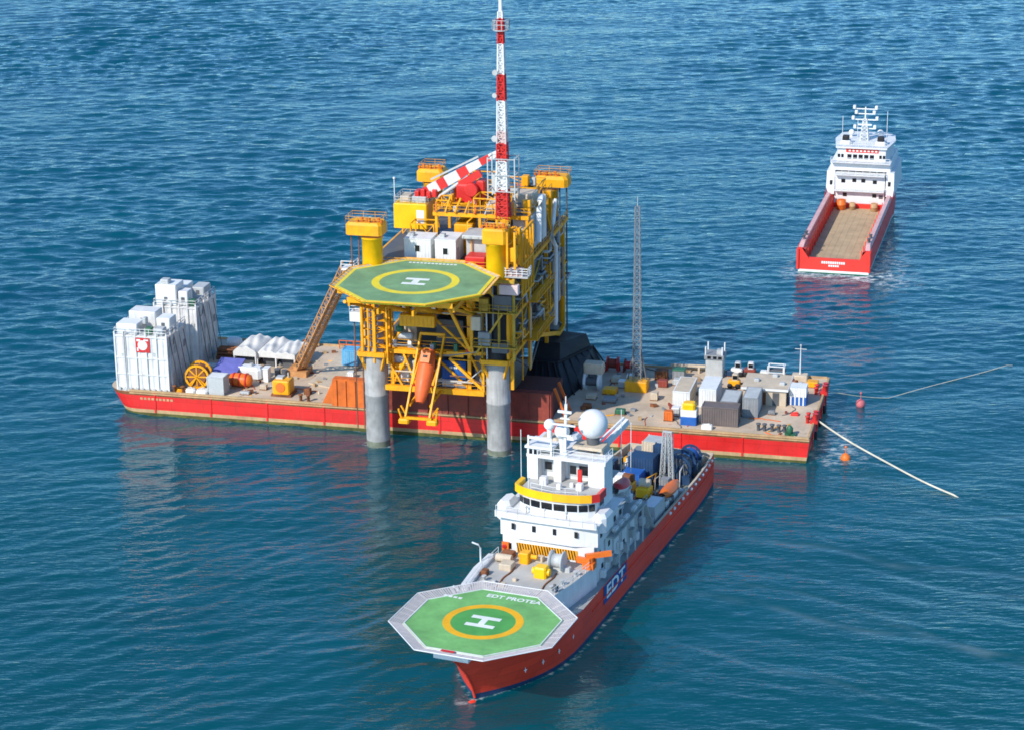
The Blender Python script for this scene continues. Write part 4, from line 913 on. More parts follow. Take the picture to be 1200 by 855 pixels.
        for i in range(14):
            v = rr.uniform(-4,25); l = rr.uniform(2,8); z = z0+rr.uniform(1,5); u = (65.2 if z0 > L0+1 else 61)+rr.uniform(0,.35); r_ = rr.uniform(.1,.24)
            b = MB(); zz = min(z1-.7, z+rr.uniform(-2.5,2.5)); b.path([(u-1.4,v,z),(u,v,z),(u,v+l*.5,z),(u,v+l*.52,zz),(u,v+l,zz),(u-1.2,v+l,zz)], r_, 7); part(t, 'pipe', b, rr.choice((LGREY,MGREY,YEL,LGREY,DGREY)))
    for i in range(7):
        v = rr.uniform(-3,26); u = 65.5; b = MB(); b.tube((u,v,rr.choice((L0+1,L1))),(u,v,rr.choice((L2+2,L3+2))),rr.uniform(.09,.2),n=7); part(t, 'pipe', b, rr.choice((LGREY,YEL,MGREY)))
    for (v0,v1,z0,z1,m) in ((-3.6,1.5,15.5,20.6,DGREY),(2.5,6,15.5,19.6,MGREY),(8,12,15.5,18.8,DGREY),(14,16,15.5,19,LGREY),(20,25,15.5,19,MGREY),(-3.4,3,21.4,26.4,DGREY),(4,8,21.4,25.2,MGREY),(10,14,21.4,24.8,MGREY),(19,23,21.4,24.6,DGREY),(-3,4,9.7,13.6,BLACK),(6,11,10.5,13.6,DGREY),(14,20,10,13.2,MGREY)):
        b = MB(); b.cbox(61.5 if z0 > 15 else 58,64.3 if z0 > 15 else 62.6,v0,v1,z0,z1,.12)
        for k in range(int((v1-v0)/.8)): b.box(64.3 if z0 > 15 else 62.6, 64.42 if z0 > 15 else 62.72, v0+.3+k*.8, v0+.5+k*.8, z0+.2, z1-.3)
        part(t, 'equipment_module', b, m)
    b = MB(); b.path([(65.9,17.6,13.2),(66.2,16.6,13.4),(66.2,17,14),(66.2,17.2,25.5),(66.2,14.5,27.6),(66.2,15.5,29.8),(66.2,17,33)], .34, 12); part(t, 'flare_pipe', b, WHITE)
    b = MB(); b.path([(65.6,10.4,28.8),(65.9,10.4,29),(65.9,10.4,34.2),(65.9,9.8,35.1),(65.9,8.8,35.4),(65.9,7.9,35.0),(65.9,7.4,34.0),(65.9,7.2,29)], .42, 12); part(t, 'loop_pipe', b, WHITE)
    b = MB(); b.cbox(62.4,65.3,5.4,12.4,28,33.2,.1); b.box(65.31,65.36,6,9,29.6,31.6); part(t, 'wall_panel', b, LGREY)
    b = MB(); b.beam((65.4,5,L1-.3),(65.4,22,L0+.6),.5,.6); b.beam((65.4,22,L0+.4),(65.4,26,L0+.4),.5,.6); b.beam((65.4,26,L0+.4),(65.4,26,L3),.5); b.beam((65.4,15,12.4),(65.4,15,L1),.4); part(t, 'side_frame', b, YEL)
    for z in (L1, L2):
        b = MB(); b.box(65.02,66.8,2,14,z-.12,z); p = part(t, 'walkway', b, YEL); b = MB(); b.rail([(66.75,2,z),(66.75,14,z)],1.1,.045); part_sub(p, 'railing', b, YEL)
    b = MB(); b.box(62.4,67.2,-5.6,-3.3,L3-.2,L3); p = part(t, 'walkway', b, LGREY); b = MB(); b.rail([(62.4,-5.6,L3),(67.2,-5.6,L3),(67.2,-3.3,L3)],1.2,.06,step=.8,bars=(1,.7,.4)); part_sub(p, 'railing', b, WHITE)
    b = MB(); b.cbox(64.2,66.4,-5.3,-3.8,L3,L3+1.0,.15); part(t, 'equipment_box', b, paint('pinkish_primer', (.62,.42,.38), .7, .1, .2, .2))
    # clutter around the right front leg
    for (x,y,z0,z1,r_,m) in ((60.6,-6.4,15,26.8,.16,OLIVE),(61.4,-6.9,15,22,.12,LGREY),(63.2,-6.8,17,27,.2,OLIVE),(64.4,-6.2,15,27,.26,YEL),(60.9,-6.6,16,25,.1,RISER),(62.4,-7.0,20,27,.1,MGREY)):
        b = MB(); b.tube((x,y,z0),(x,y,z1),r_,n=7); part(t, 'pipe', b, m)
    for (x0,x1,z,h_,m) in ((60.2,62.0,17.2,2.0,MGREY),(62.2,64.6,16.2,1.4,DGREY),(60.4,61.8,22.4,1.8,OLIVE),(62.6,65.2,22.6,2.2,DGREY),(63.4,66.2,25.0,1.4,PINKW),(59.2,60.6,19.4,2.0,BEIGE)):
        b = MB(); b.cbox(x0,x1,-7.4,-6.3,z,z+h_,.08); part(t, 'junction_box', b, m)
    for z in (17.1, 22.3):
        b = MB(); b.box(59.4,66.0,-7.6,-6.2,z-.15,z); b.rail([(59.4,-7.6,z),(66,-7.6,z)],1.1,.05,step=1.3); part(t, 'leg_platform', b, OLIVE)
    b = MB(); b.beam((59.8,-7,L3-.4),(65.6,-7,L3-.4),.4); b.beam((65.4,-6.8,15),(65.4,-6.8,L3),.35); b.beam((59.6,-7.2,15.5),(63.8,-7.2,22),.3); b.beam((65.2,-7,22.2),(60,-7,26.8),.3); part(t, 'leg_frame', b, OLIVE)
    # ---- upper works
    b = MB(); b.lathe([(1.5,L3),(1.5,29.2),(2.1,29.7)], (46.4, 10.2, 0), 20); part(t, 'pedestal', b, BEIGE)
    b = MB(); b.cbox(43.4,48.6,8,12.8,29.7,33.5,.15); h2 = part(t, 'machinery_house', b, YELB)
    b = MB(); b.box(47.0,48.2,7.96,7.99,30.6,32.6); part_sub(h2, 'window', b, WHITE)
    b = MB(); b.rail([(43.5,8.1,33.5),(48.5,8.1,33.5),(48.5,12.7,33.5),(43.5,12.7,33.5),(43.5,8.1,33.5)],1,.05,step=1.2); part_sub(h2, 'railing', b, LGREY)
    b = MB(); b.tube((43.6,8.2,33.5),(43.6,8.2,37.2),.07,n=5); b.ball((43.6,8.2,37.3),.2,8,6); part_sub(h2, 'light_pole', b, WHITE)
    for (a,c,m) in ((44.2,45.6,BEIGE),(46,48.2,LGREY)):
        b = MB(); b.cbox(a,c,9,11.4,33.51,34.4,.1); part_sub(h2, 'roof_box', b, m)
    # crane: slewing base, red winch house, red and white boom
    b = MB(); b.lathe([(1.3,L3),(1.3,32.6),(1.8,33.2),(1.8,33.9)], (54.4, 10.4, 0), 20); cr = part(t, 'crane', b, YEL)
    b = MB(); b.cbox(52.9,56.2,9.0,12.0,33.91,36.6,.25); part_sub(cr, 'winch_house', b, RED)
    b = MB(); b.beam((53.4,9.6,36.4),(56.6,9.6,38.4),.7,1.1); b.lathe([(.9,-.5),(1.0,-.5),(1.0,.5),(.9,.5)],(55.4,8.6,36),18,0,'Y'); b.cbox(55.9,57.2,9.3,11.4,34.2,37.2,.2); part_sub(cr, 'luffing_gear', b, RED)
    b = MB(); H0, H1 = Vector((47.6, 10.2, 34.7)), Vector((59.5, 10.4, 41.6)); bd = (H1-H0); dn = bd.normalized(); up = Vector((-dn.z,0,dn.x))
    secs = [0,.08,.2,.3,.46,.58,.74,.86,1.]; wd = lambda k: (.78 if k < .35 else .78-.40*(k-.35)/.65)*(1 if k>.06 else .7)
    for i in range(8):
        a, c = secs[i], secs[i+1]; m_ = 1 if i % 2 == 0 else 0
        def rg(k): 
            o = H0+bd*k; w_ = wd(k); return [o+Vector((0,-w_*.7,0))-up*w_, o+Vector((0,w_*.7,0))-up*w_, o+Vector((0,w_*.7,0))+up*w_, o+Vector((0,-w_*.7,0))+up*w_]
        r0, r1 = rg(a), rg(c); b.hexa(r0, r1, m_)
    part_sub(cr, 'boom', b, [CLAD, RED])
    b = MB(); b.beam(H0+bd*.15+up*1.3, H0+bd*.75+up*.9, .25); b.tube(H0+bd*.1-up*1.6+Vector((0,-.4,0)), H0+bd*.55-up*1.0+Vector((0,-.4,0)), .28, n=8); part_sub(cr, 'luffing_cylinder', b, LGREY)
    b = MB(); b.lathe([(.3,-.25),(.6,-.25),(.6,.25),(.3,.25),(.3,-.25)], tuple(H1), 14, 0, 'Y'); b.tube(H1+Vector((.5,0,0)), H1+Vector((.5,0,-5.6)), .05, n=5); part_sub(cr, 'boom_tip_sheave', b, RED)
    b = MB(); [b.cbox(46.4+i*.9,47.1+i*.9,9.2,11,34.2+.2*(i%2),35.2+.3*(i%2),.1) for i in range(4)]; part_sub(cr, 'heel_brackets', b, RED)
    b = MB(); b.beam((58.6,9.8,L4),(59,10.2,39.6),.35); b.beam((60,11,L4),(59,10.3,39.6),.35); part(t, 'boom_rest', b, YEL)
    for (u0,u1,v0,v1,z0,z1,m,nm) in ((58.2,60.6,6.2,8.6,L4,34.6,BEIGE,'equipment_box'),(59,61,15,17,L4,34.8,LGREY,'equipment_box'),(61.6,63.4,15.6,19,L4,34.4,YEL,'equipment_box'),(61.8,64.6,9.5,13,L4,35.4,BEIGE,'equipment_box'),(52.6,55,15,19,L4,35.2,YEL,'equipment_box'),(60.6,62.6,17.5,20,L4,34.4,MGREY,'equipment_box'),
        (50.4,53.6,4.9,7,L3,30.4,NAVY,'equipment_box'),(56.5,60.5,.8,3.6,L3,30.6,LGREY,'equipment_box'),(57.2,60.2,-2.6,.2,L3,28.9,RED,'equipment_box'),(53.6,56.4,4.9,8,L3,31.6,YEL,'equipment_box'),(58,61.6,5.5,9,L3,32,MGREY,'equipment_box')):
        b = MB(); b.cbox(u0,u1,v0,v1,z0+.01,z1,.12); part(t, nm, b, m)
    for i in range(9):
        b = MB(); u = 51+i*1.5; b.tube((u,4.2,L4+.1),(u+rr.uniform(-.2,.6),4.2+rr.uniform(0,3),L4+rr.uniform(1.2,2.4)),rr.uniform(.08,.2),n=7); part(t, 'pipe', b, rr.choice((YEL,YEL,LGREY,ORANGE)))
    for i in range(12):
        u = rr.uniform(56,64); v = rr.uniform(-2.6,3.5); b = MB(); zt = rr.uniform(28.5,33.5); b.path([(u,v,L3),(u,v,zt),(u+rr.uniform(-2,2),v+rr.uniform(0,2),zt+.1)],rr.uniform(.08,.16),6); part(t, 'pipe', b, rr.choice((YEL,YEL,LGREY,BEIGE,YEL)))
    b = MB(); b.cbox(56.2,61.2,-.5,3.9,31.0,31.5,.1); [b.tube((56.4+i*1.1,-.6,31.25),(56.4+i*1.1,4,31.25),.15,n=6) for i in range(5)]; part(t, 'pipe_rack', b, LGREY)
    for i in range(16):
        u = rr.uniform(43.5,65); v = rr.choice((-5.3,-5.2,-4.9)); z = rr.choice((L1,L2,L0)); b = MB(); b.cbox(u-.3,u+.3,v-.25,v+.25,z,z+rr.uniform(.5,1.3),.06); part(t, 'junction_box', b, rr.choice((LGREY,WHITE,MGREY,GREENB,RED,BEIGE)))
    for i in range(14):
        z = rr.uniform(10.5,26); u0 = rr.uniform(45,56); b = MB(); b.path([(u0,-5.6,z),(u0+rr.uniform(2,6),-5.6,z),(u0+rr.uniform(6,7),-5.6,z+rr.uniform(-2.5,2.5))],rr.uniform(.07,.15),6); part(t, 'front_pipe', b, rr.choice((LGREY,YEL,MGREY,BEIGE,RISER)))
    for i in range(18):
        u = rr.uniform(50.8,64.6); v = rr.uniform(4.8,19.5); b = MB(); h_ = rr.uniform(.5,2.6); b.cbox(u,u+rr.uniform(.4,1.4),v,v+rr.uniform(.4,1.4),L4,L4+h_,.06); part(t, 'deck_fitting', b, rr.choice((YEL,LGREY,BEIGE,ORANGE,WHITE,MGREY)))
    def cage(u0,u1,v0,v1,z0,z1,m):
        b = MB(); c4 = [(u0,v0),(u1,v0),(u1,v1),(u0,v1)]
        for i in range(4):
            a, c = c4[i], c4[(i+1)%4]; b.beam((*a,z0),(*a,z1),.16); b.beam((*a,z1),(*c,z1),.16); b.beam((*a,z0+.5*(z1-z0)),(*c,z0+.5*(z1-z0)),.1); b.beam((*a,z0),(*c,z1),.1)
        part(t, 'pipe_cage', b, m)
    for q in ((56.6,61.4,5.2,9,L4,35.6,YEL),(50.9,52.8,5.4,8.2,L4,35.0,YEL),(58.2,64,13.6,20,L4,35.4,YEL),(52,57.4,14,20,L4,36,YEL),(56,60,22,27,L3,30.2,OLIVE),(63.7,65.6,-3.2,-1.2,L3,31,YEL),(47,50.6,4.6,7.4,L3,31.4,YEL),(43,46,14,20,L3,31,YEL),(46,50,20,27,L3,32,OLIVE)): cage(*q)
    for i in range(26):
        u = rr.uniform(51,64); v = rr.uniform(4.8,18); z = L4+rr.uniform(.2,1.6); l = rr.uniform(1.5,5); b = MB()
        if rr.random() < .5: b.path([(u,v,L4),(u,v,z),(min(65,u+l),v,z),(min(65,u+l),v,L4)],rr.uniform(.07,.16),6)
        else: b.path([(u,v,L4),(u,v,z),(u,min(20,v+l),z),(u,min(20,v+l),L4)],rr.uniform(.07,.16),6)
        part(t, 'deck_pipe', b, rr.choice((YEL,LGREY,BEIGE,MGREY,YEL,WHITE)))
    # ---- red and white telecom mast
    mu, mv = 61.6, 3.0; zb, zt = 33.4, 63.5
    b = MB(); b.beam((mu,mv,L3),(mu,mv,zb),.9); b.beam((mu-.8,mv-.8,L3),(mu-.8,mv-.8,zb),.3); b.beam((mu+.8,mv-.8,L3),(mu+.8,mv-.8,zb),.3); tm = part(t, 'telecom_mast', b, YEL)
    bounds = [33.4,37.6,42.0,44.6,46.4,50.8,54.6,59.0,62.6,63.6]
    for i in range(9):
        z0, z1 = bounds[i], bounds[i+1]; m_ = (RED,WHITE,RED,PINKW,WHITE,RED,WHITE,RED,WHITE)[i]
        w0 = 1.7-1.1*(z0-zb)/30; w1 = 1.7-1.1*(z1-zb)/30; b = MB()
        if i == 1: w0, w1 = 1.6, 1.4
        b.lattice((mu,mv,z0),(mu,mv,z1),w0,w1,max(2,int((z1-z0)/1.0)),.13,.07); b.box(mu-.32*w0,mu+.32*w0,mv-.15,mv+.15,z0,z1-.01); part_sub(tm, 'mast_section', b, m_)
    b = MB(); b.tube((mu,mv,63.6),(mu,mv,69),.3,.22,n=10); part_sub(tm, 'whip_aerial', b, WHITE)
    for (z, du, r_) in ((54.9,-.8,.4),(51.6,-.9,.35),(45.3,-1.0,.45)):
        b = MB(); b.lathe([(r_,-.25),(r_,.15),(r_*.6,.3),(.02,.35)],(mu+du,mv-.5,z),16,0,'Y'); b.tube((mu+du,mv-.4,z),(mu,mv,z),.08,n=5); part_sub(tm, 'dish', b, LGREY)
    b = MB(); b.ring((mu,mv),.75,1.15,60.9,61.0,16); b.rail([(mu-1,mv-1,61),(mu+1,mv-1,61),(mu+1,mv+1,61),(mu-1,mv+1,61),(mu-1,mv-1,61)],1.4,.05,step=.7); part_sub(tm, 'mast_platform', b, LGREY)
    # white frame around the mast foot
    b = MB()
    for a, c in ((-2.0,-1),(2.0,-1),(2.0,1.6),(-2.0,1.6)): b.beam((mu+a,mv+c,36.4),(mu+a,mv+c,42.6),.16)
    for z in (37.6,40.0,42.4):
        b.beam((mu-2,mv-1,z),(mu+2,mv-1,z),.12); b.beam((mu-2,mv+1.6,z),(mu+2,mv+1.6,z),.12); b.beam((mu-2,mv-1,z),(mu-2,mv+1.6,z),.12); b.beam((mu+2,mv-1,z),(mu+2,mv+1.6,z),.12)
    b.box(mu-2,mu-1,mv+1.5,mv+1.58,36.6,39.6); part_sub(tm, 'aerial_frame', b, LGREY)
    return t
build_rig()
# free-fall lifeboat lying on the skid
def lifeboat():
    c = Vector((52.35, -8.3, 12.3)); ax = Vector((-.06, -.53, -.85)).normalized(); sd_ = Vector((1,0,0)); sd_ = (sd_-ax*sd_.dot(ax)).normalized(); up = ax.cross(sd_)
    if up.y > 0: up = -up
    t = thing('lifeboat', 'orange enclosed lifeboat hanging nose down on yellow rails under the helideck', 'lifeboat', BARGE, c)
    b = MB(); rows = []
    for k in range(15):
        s = k/14; x = (s-.5)*7.8; w_ = 1.25*(math.sin(math.pi*min(1,.16+s*.78))**.45); w_ = max(.1, w_)
        rows.append([c+ax*x+sd_*w_*math.cos(2*math.pi*i/16)+up*w_*(.95 if math.sin(2*math.pi*i/16)>0 else .8)*math.sin(2*math.pi*i/16) for i in range(16)])
    b.grid(rows, 0, True, True); b.face(rows[0][::-1]); b.face(rows[-1]); part(t, 'hull', b, paint('lifeboat_orange', (.86,.14,.03), .5, .08, .03, .2))
    def rb(o, su, ss, sx): 
        q = MB(); P = [o+sd_*a*su+up*d_*ss+ax*e*sx for e in (-1,1) for a,d_ in ((-1,-1),(1,-1),(1,1),(-1,1))]; q.hexa(P[:4], P[4:]); return q
    part(t, 'cockpit', rb(c-ax*2.6+up*1.2, .7, .35, .9), ORANGE)
    part(t, 'window', rb(c-ax*2.6+up*1.53, .35, .03, .2), GLASS)
    part(t, 'keel', rb(c-up*1.05, .18, .2, 3.0), RED)
lifeboat()
# white cabins standing on the platform's main deck behind the helideck
def cabin(label, u0, u1, v0, v1, h, m):
    z = 27.22; t = thing('white_cabin', label, 'cabin', BARGE, ((u0+u1)/2, v0, z), 'white cabins on the platform deck')
    b = MB(); b.corr(u0,u1,v0,v1,z,z+h,0,.5,.03); part(t, 'wall', b, m)
    b = MB(); b.box(u0-.06,u1+.06,v0-.06,v1+.06,z+h-.04,z+h+.1); part(t, 'roof', b, WHITE)
    b = MB(); b.box((u0+u1)/2-.35,(u0+u1)/2+.35,v0-.04,v0-.01,z+1.4,z+2.3); w_ = part(t, 'window', b, GLASS)
    b = MB(); [b.box((u0+u1)/2-.42+k*.77,(u0+u1)/2-.35+k*.77,v0-.06,v0-.005,z+1.33,z+2.37) for k in (0,1)]; part_sub(w_, 'frame', b, WHITE)
    b = MB(); b.box(u1+.002,u1+.04,v0+.6,v0+1.6,z+.1,z+2.2); part(t, 'door', b, LGREY)
    b = MB(); b.cbox(u0+.4,u0+1.2,v0+1,v0+2,z+h+.1,z+h+.6,.1); part(t, 'air_unit', b, LGREY)
cabin('wider white cabin on the left behind the helideck', 47.4, 51.4, -.2, 3.6, 3.2, WHITE)
cabin('narrower white cabin on the right behind the helideck', 52.3, 55.4, -1.0, 3.4, 3.5, WHITE)
t = thing('blue_container', 'blue container with white lower edge on the platform\'s lowest deck', 'container', BARGE, (55.5, -3, 9.6))
b = MB(); b.corr(53.9,57.5,-4.4,-1.8,10.7,13.6,0,.4,.04); part(t, 'upper_shell', b, BLUE)
b = MB(); b.box(53.9,57.5,-4.42,-1.8,9.62,10.68); part(t, 'lower_shell', b, WHITE)
b = MB(); [b.box(55.0+i*.26,55.18+i*.26,-4.45,-4.425,12.4,12.7) for i in range(5)]; part(t, 'marking', b, MARKW)
# ------------------------------------------------------------------ the red survey ship in front
CL = -.35                                                          # its centreline in its own frame
def prot_sheer(u): 
    k = min(1, max(0, (u+8)/22)); return 7.4-2.5*(k*k*(3-2*k)) if u < 14 else 4.9-.15*min(1, (u-14)/60)
def prot_stem(z): return -.34*z-.062*z*z if z > 0 else .3*z
def prot_half(s, z):                                               # s: metres aft of the stem at this height
    w = min(1, max(0, z/7.5)); L0 = 18-3.5*w; k = min(1, max(0, s/L0)); p = 2.6+.3*w
    h = 7.0*(1-(1-k)**p)
    if s > 60: h *= 1-.10*((s-60)/12)**2
    if z < 0: h *= 1+.12*z
    return max(.05, h)
def survey_ship():
    t = thing('survey_ship', 'red and white survey ship with green bow helideck and large white radome, nearest the camera', 'ship', PROT, (35, CL, 0))
    h = MB(); st = [0,.25,.6,1,1.6,2.4,3.4,4.6,6,7.6,9.4,11.5,14,17,20,25,32,40,48,56,62,67,70,72.2]
    fr_z = [-2, 0, .55, .62, 2, 3.5, 1e9]
    for sgn in (-1, 1):
        rows = []
        for z0 in fr_z:
            row = []
            for s in st:
                u = s-8*(1-min(1, s/30)); zt = prot_sheer(s-8*max(0, 1-s/16)); zt = prot_sheer(-8+s if s < 16 else s); z = min(z0, zt) if z0 < 1e8 else zt
                if z0 == 3.5: z = .5*(3.5+zt) if zt < 5.2 else 3.9
                k = max(0, 1-s/24); uu = s + prot_stem(z)*k; row.append((uu, CL+sgn*prot_half(s, z), z))
            rows.append(row)
        if sgn > 0: rows = rows[::-1]; mf = lambda i, j: 1 if i >= 4 else 0
        else: mf = lambda i, j: 1 if i < 2 else 0
        h.grid(rows, 0, True, False, mf)
        e = [r[-1] for r in (rows if sgn < 0 else rows[::-1])]
        if sgn < 0: aft = e
        else: h.face(aft + e[::-1], 0)
    part(t, 'hull', h, [SHIPR, NAVY])
    b = MB(); b.lathe([(.05,-2.4),(.5,-2.1),(.85,-1.2),(1.0,0),(.8,1.2),(.5,2.2),(.05,2.9)], (-.9, CL, -1.02), 16, 0, 'X'); part(t, 'bulb', b, SHIPR)
    b = MB(); b.path([(prot_stem(z)-.04,CL,z) for z in (.1,1,2,3,4,5,6,7.2)],.16,8); part(t, 'stem_bar', b, SHIPR)
    # decks
    d = MB(); ss = [s for s in st if s >= 1]
    L = []; Rr = []
    for s in ss:
        zt = prot_sheer(-8+s if s < 16 else s); k = max(0, 1-s/24); uu = s+prot_stem(zt)*k; hh = prot_half(s, zt)-.12; L.append((uu, CL-hh, zt-(.25 if s < 44 else 1.0))); Rr.append((uu, CL+hh, zt-(.25 if s < 44 else 1.0)))
    i44 = next(i for i, s in enumerate(ss) if s >= 44)
    d.grid([L[:i44+1], Rr[:i44+1]], 0, False); part(t, 'side_deck', d, SIDEDK)
    d = MB(); z = 3.75; d.grid([[(x,y,z) for x,y,_ in L[i44-1:]],[(x,y,z) for x,y,_ in Rr[i44-1:]]],0,False); part(t, 'aft_deck', d, AFTDK)
    for sgn in (-1, 1):
        b = MB(); pts = [(s, CL+sgn*(prot_half(s, 4.8)-.16)) for s in (44,48,52,56,62,67,70,71.8)]
        for p, q in zip(pts[:-1], pts[1:]): b.hexa(((p[0],p[1]-.1,3.76),(q[0],q[1]-.1,3.76),(q[0],q[1]+.1,3.76),(p[0],p[1]+.1,3.76)), ((p[0],p[1]-.14,4.95),(q[0],q[1]-.14,4.95),(q[0],q[1]+.14,4.95),(p[0],p[1]+.14,4.95)))
        part(t, 'bulwark', b, BEIGE)
    b = MB(); b.box(71.9,72.25,CL-6.2,CL+6.2,3.76,4.9); part(t, 'stern_rail', b, BEIGE)
    for i in range(12):
        s = 50+i*1.85; b = MB(); y = CL-prot_half(s,4)-.03; b.lathe([(.05,-.22),(.2,-.2),(.2,.2),(.05,.22)],(s,y,4.45),8,0,'X'); part(t, 'fender', b, WHITE)
    # rubbing strake
    b = MB()
    for sgn in (-1,):
        pts = [(s, CL+sgn*(prot_half(s, 3.4)+.05), 3.3) for s in (20,25,32,40,48,56,62,67,70,71.8)]
        for p, q in zip(pts[:-1], pts[1:]): b.beam(p, q, .16, .22)
    part(t, 'rubbing_strake', b, SHIPR)
    # name board on the port side
    b = MB(); y = CL-7.0-.05; b.hexa(((24.0,y,2.4),(32.4,y,2.55),(32.4,y-.03,2.55),(24.0,y-.03,2.4)),((24.0,y,4.76),(32.4,y,4.76),(32.4,y-.03,4.76),(24.0,y-.03,4.76)))
    sb = part(t, 'company_sign', b, SIGNB)
    b = MB(); b.text('EDT', 2.5, (28.2, y-.05, 3.6), (1,0,0), (0,0,1), 0, .06, sx=1.5); part_sub(sb, 'lettering', b, MARKW)
    # small pale marks along the bow
    for s, z in ((5.2,2.3),(7.6,2.4),(10.4,2.6),(13.8,3.0)):
        k = max(0, 1-s/24); u = s+prot_stem(z)*k; yy = CL-prot_half(s, z)
        tn = Vector((1, -(prot_half(s+.5,z)-prot_half(s-.5,z)), 0)).normalized(); nn = Vector((tn.y, -tn.x, 0)); up = Vector((0,0,1)); o = Vector((u, yy, z))+nn*.16
        b = MB(); b.hexa([o-tn*.22-up*.05, o+tn*.22-up*.05, o+tn*.22+up*.05, o-tn*.22+up*.05], [p+nn*.02 for p in (o-tn*.22-up*.05, o+tn*.22-up*.05, o+tn*.22+up*.05, o-tn*.22+up*.05)]); b.hexa([o-tn*.05-up*.3, o+tn*.05-up*.3, o+tn*.05+up*.3, o-tn*.05+up*.3], [p+nn*.022 for p in (o-tn*.05-up*.3, o+tn*.05-up*.3, o+tn*.05+up*.3, o-tn*.05+up*.3)]); part(t, 'hull_mark', b, MARKW)
    # raised foredeck
    b = MB(); poly = [(2,-3.0),(12,-4.4),(18,-5.6),(24.2,-6.4),(24.2,6.0),(18,6.1),(12,5.6),(2,3.2)]
    b.prism([(x, y) for x, y in poly], 4.6, 7.5, 0, 1); part(t, 'foredeck', b, [SHIPW, SHIPDK])
    b = MB(); b.rail([(8,5.2,7.5),(12,5.6,7.5),(18,6.1,7.5),(23,6.0,7.5)],1.0,.04); part(t, 'railing', b, SHIPW); b = MB(); b.rail([(12,-4.4,7.5),(18,-5.6,7.5),(23,-6.2,7.5)],1.0,.04); part(t, 'railing', b, SHIPW)
    b = MB(); b.prism([(11.5,5.3),(17.8,5.9),(22,5.9),(22,6.9),(17.5,7.0),(12.5,6.5)], 4.9, 7.9, 0); part(t, 'starboard_bulwark', b, SHIPW)
    # ---- helideck on the bow
    hc = (1.3, -.95); hz = 9.0
    b = MB(); b.prism(octagon(hc, 9.1), hz-.3, hz, 1, 0); hd = part(t, 'helideck', b, [GREENP, SHIPW])
    b = MB(); b.prism([(hc[0]+3.85*math.cos(R(i*7.5)), hc[1]+3.85*math.sin(R(i*7.5))) for i in range(48)], hz+.003, hz+.007); part_sub(hd, 'inner_disc', b, GREENPD)
    b = MB(); b.ring(hc, 3.72, 4.62, hz+.008, hz+.014); part_sub(hd, 'landing_circle', b, MARKO)
    b = MB()
    for s in (-1.05, 1.05): b.box(hc[0]+s-.36, hc[0]+s+.36, hc[1]-1.75, hc[1]+1.75, hz+.008, hz+.018)
    b.box(hc[0]-.68, hc[0]+.68, hc[1]-.38, hc[1]+.38, hz+.008, hz+.018); part_sub(hd, 'letter_marking', b, MARKW)
    b = MB(); b.text('EDT PROTEA', 1.15, (hc[0]+6.9, hc[1]-1.0, hz+.01), (0,-1,0), (1,0,0), 0, .035); part_sub(hd, 'ship_name', b, MARKW)
    b = MB()
    for i in range(4): b.box(hc[0]+5.0-i*.05, hc[0]+5.45-i*.05, hc[1]+6.6-i*.62, hc[1]+7.05-i*.62, hz+.004, hz+.014)
    part_sub(hd, 'edge_marking', b, MARKW)
    b = MB(); b.text('3.3', .8, (hc[0]-6.3, hc[1]+5.4, hz+.01), (.5,-1,0), (1,.5,0), 0, .03) if False else None
    b.box(hc[0]-8.9, hc[0]-8.5, hc[1]-.2, hc[1]+1.4, hz+.16, hz+.2); part_sub(hd, 'red_marker', b, RED)
    b = MB(); o8, n8, w8 = octagon(hc, 9.1), octagon(hc, 10.7), octagon(hc, 8.95)
    for i in range(8):
        j = (i+1) % 8
        A, B_, C_, D_ = [Vector(p) for p in ((*o8[i],hz-.12),(*n8[i],hz+.28),(*n8[j],hz+.28),(*o8[j],hz-.12))]
        K = 26; Rw = lambda f, g: A.lerp(D_, f).lerp(B_.lerp(C_, f), g)
        for k in range(K): b.beam(Rw((k+.5)/K, .02), Rw((k+.5)/K, .98), .15, .025)
        for g in np.linspace(.04, .96, 7): b.beam(Rw(0, g)+Vector((0,0,.02)), Rw(1, g)+Vector((0,0,.02)), .11, .02)
        for k in range(6): b.tube(Rw(k/6, 0), Rw(k/6, 1), .05, n=5, m=0)
        b.tube(B_, C_, .07, n=6, m=1); b.beam(Vector((*w8[i],hz+.03)), Vector((*w8[j],hz+.03)), .12, .1, m=1)
    part_sub(hd, 'perimeter_net', b, [NET, SHIPW])
    b = MB()
    for s in (0,2,4,7,10):
        b.beam((s,-5.5,7.4),(s,-7.5,hz-.35),.2); b.beam((s,4.5,7.4),(s,6.5,hz-.35),.2); b.beam((s,-3,7.4),(s,-3,hz-.31),.25); b.beam((s,3,7.4),(s,3,hz-.31),.25)
    b.box(-6.5,1,-2.4,1.8,7.6,8.65); part_sub(hd, 'support_frame', b, SHIPW)
    b = MB(); k8 = [(hc[0]+x*.62-.6, hc[1]*.5+y*.5) for x, y in [(p[0]-hc[0], p[1]-hc[1]) for p in octagon((hc[0],hc[1]), 9.1)]]; b.prism(k8, 7.2, hz-.32, 0); part_sub(hd, 'skirt', b, SHIPW)
    # ---- superstructure
    y0, y1 = -6.5, 6.2
    b = MB(); b.prism([(24.0,y0+.4),(40.5,y0+.4),(40.5,y1-.4),(24.0,y1-.4)], 4.6, 9.7, 0); part(t, 'lower_house', b, SHIPW)
    b = MB(); b.prism([(24.3,y0),(34.5,y0+.4),(34.5,y0+2.2),(38.5,y0+2.2),(38.5,y1-.5),(24.3,y1),(23.6,3.5),(23.5,-3.5)], 9.71, 12.4, 0, 1); up_ = part(t, 'upper_house', b, [SHIPW, SHIPDK])
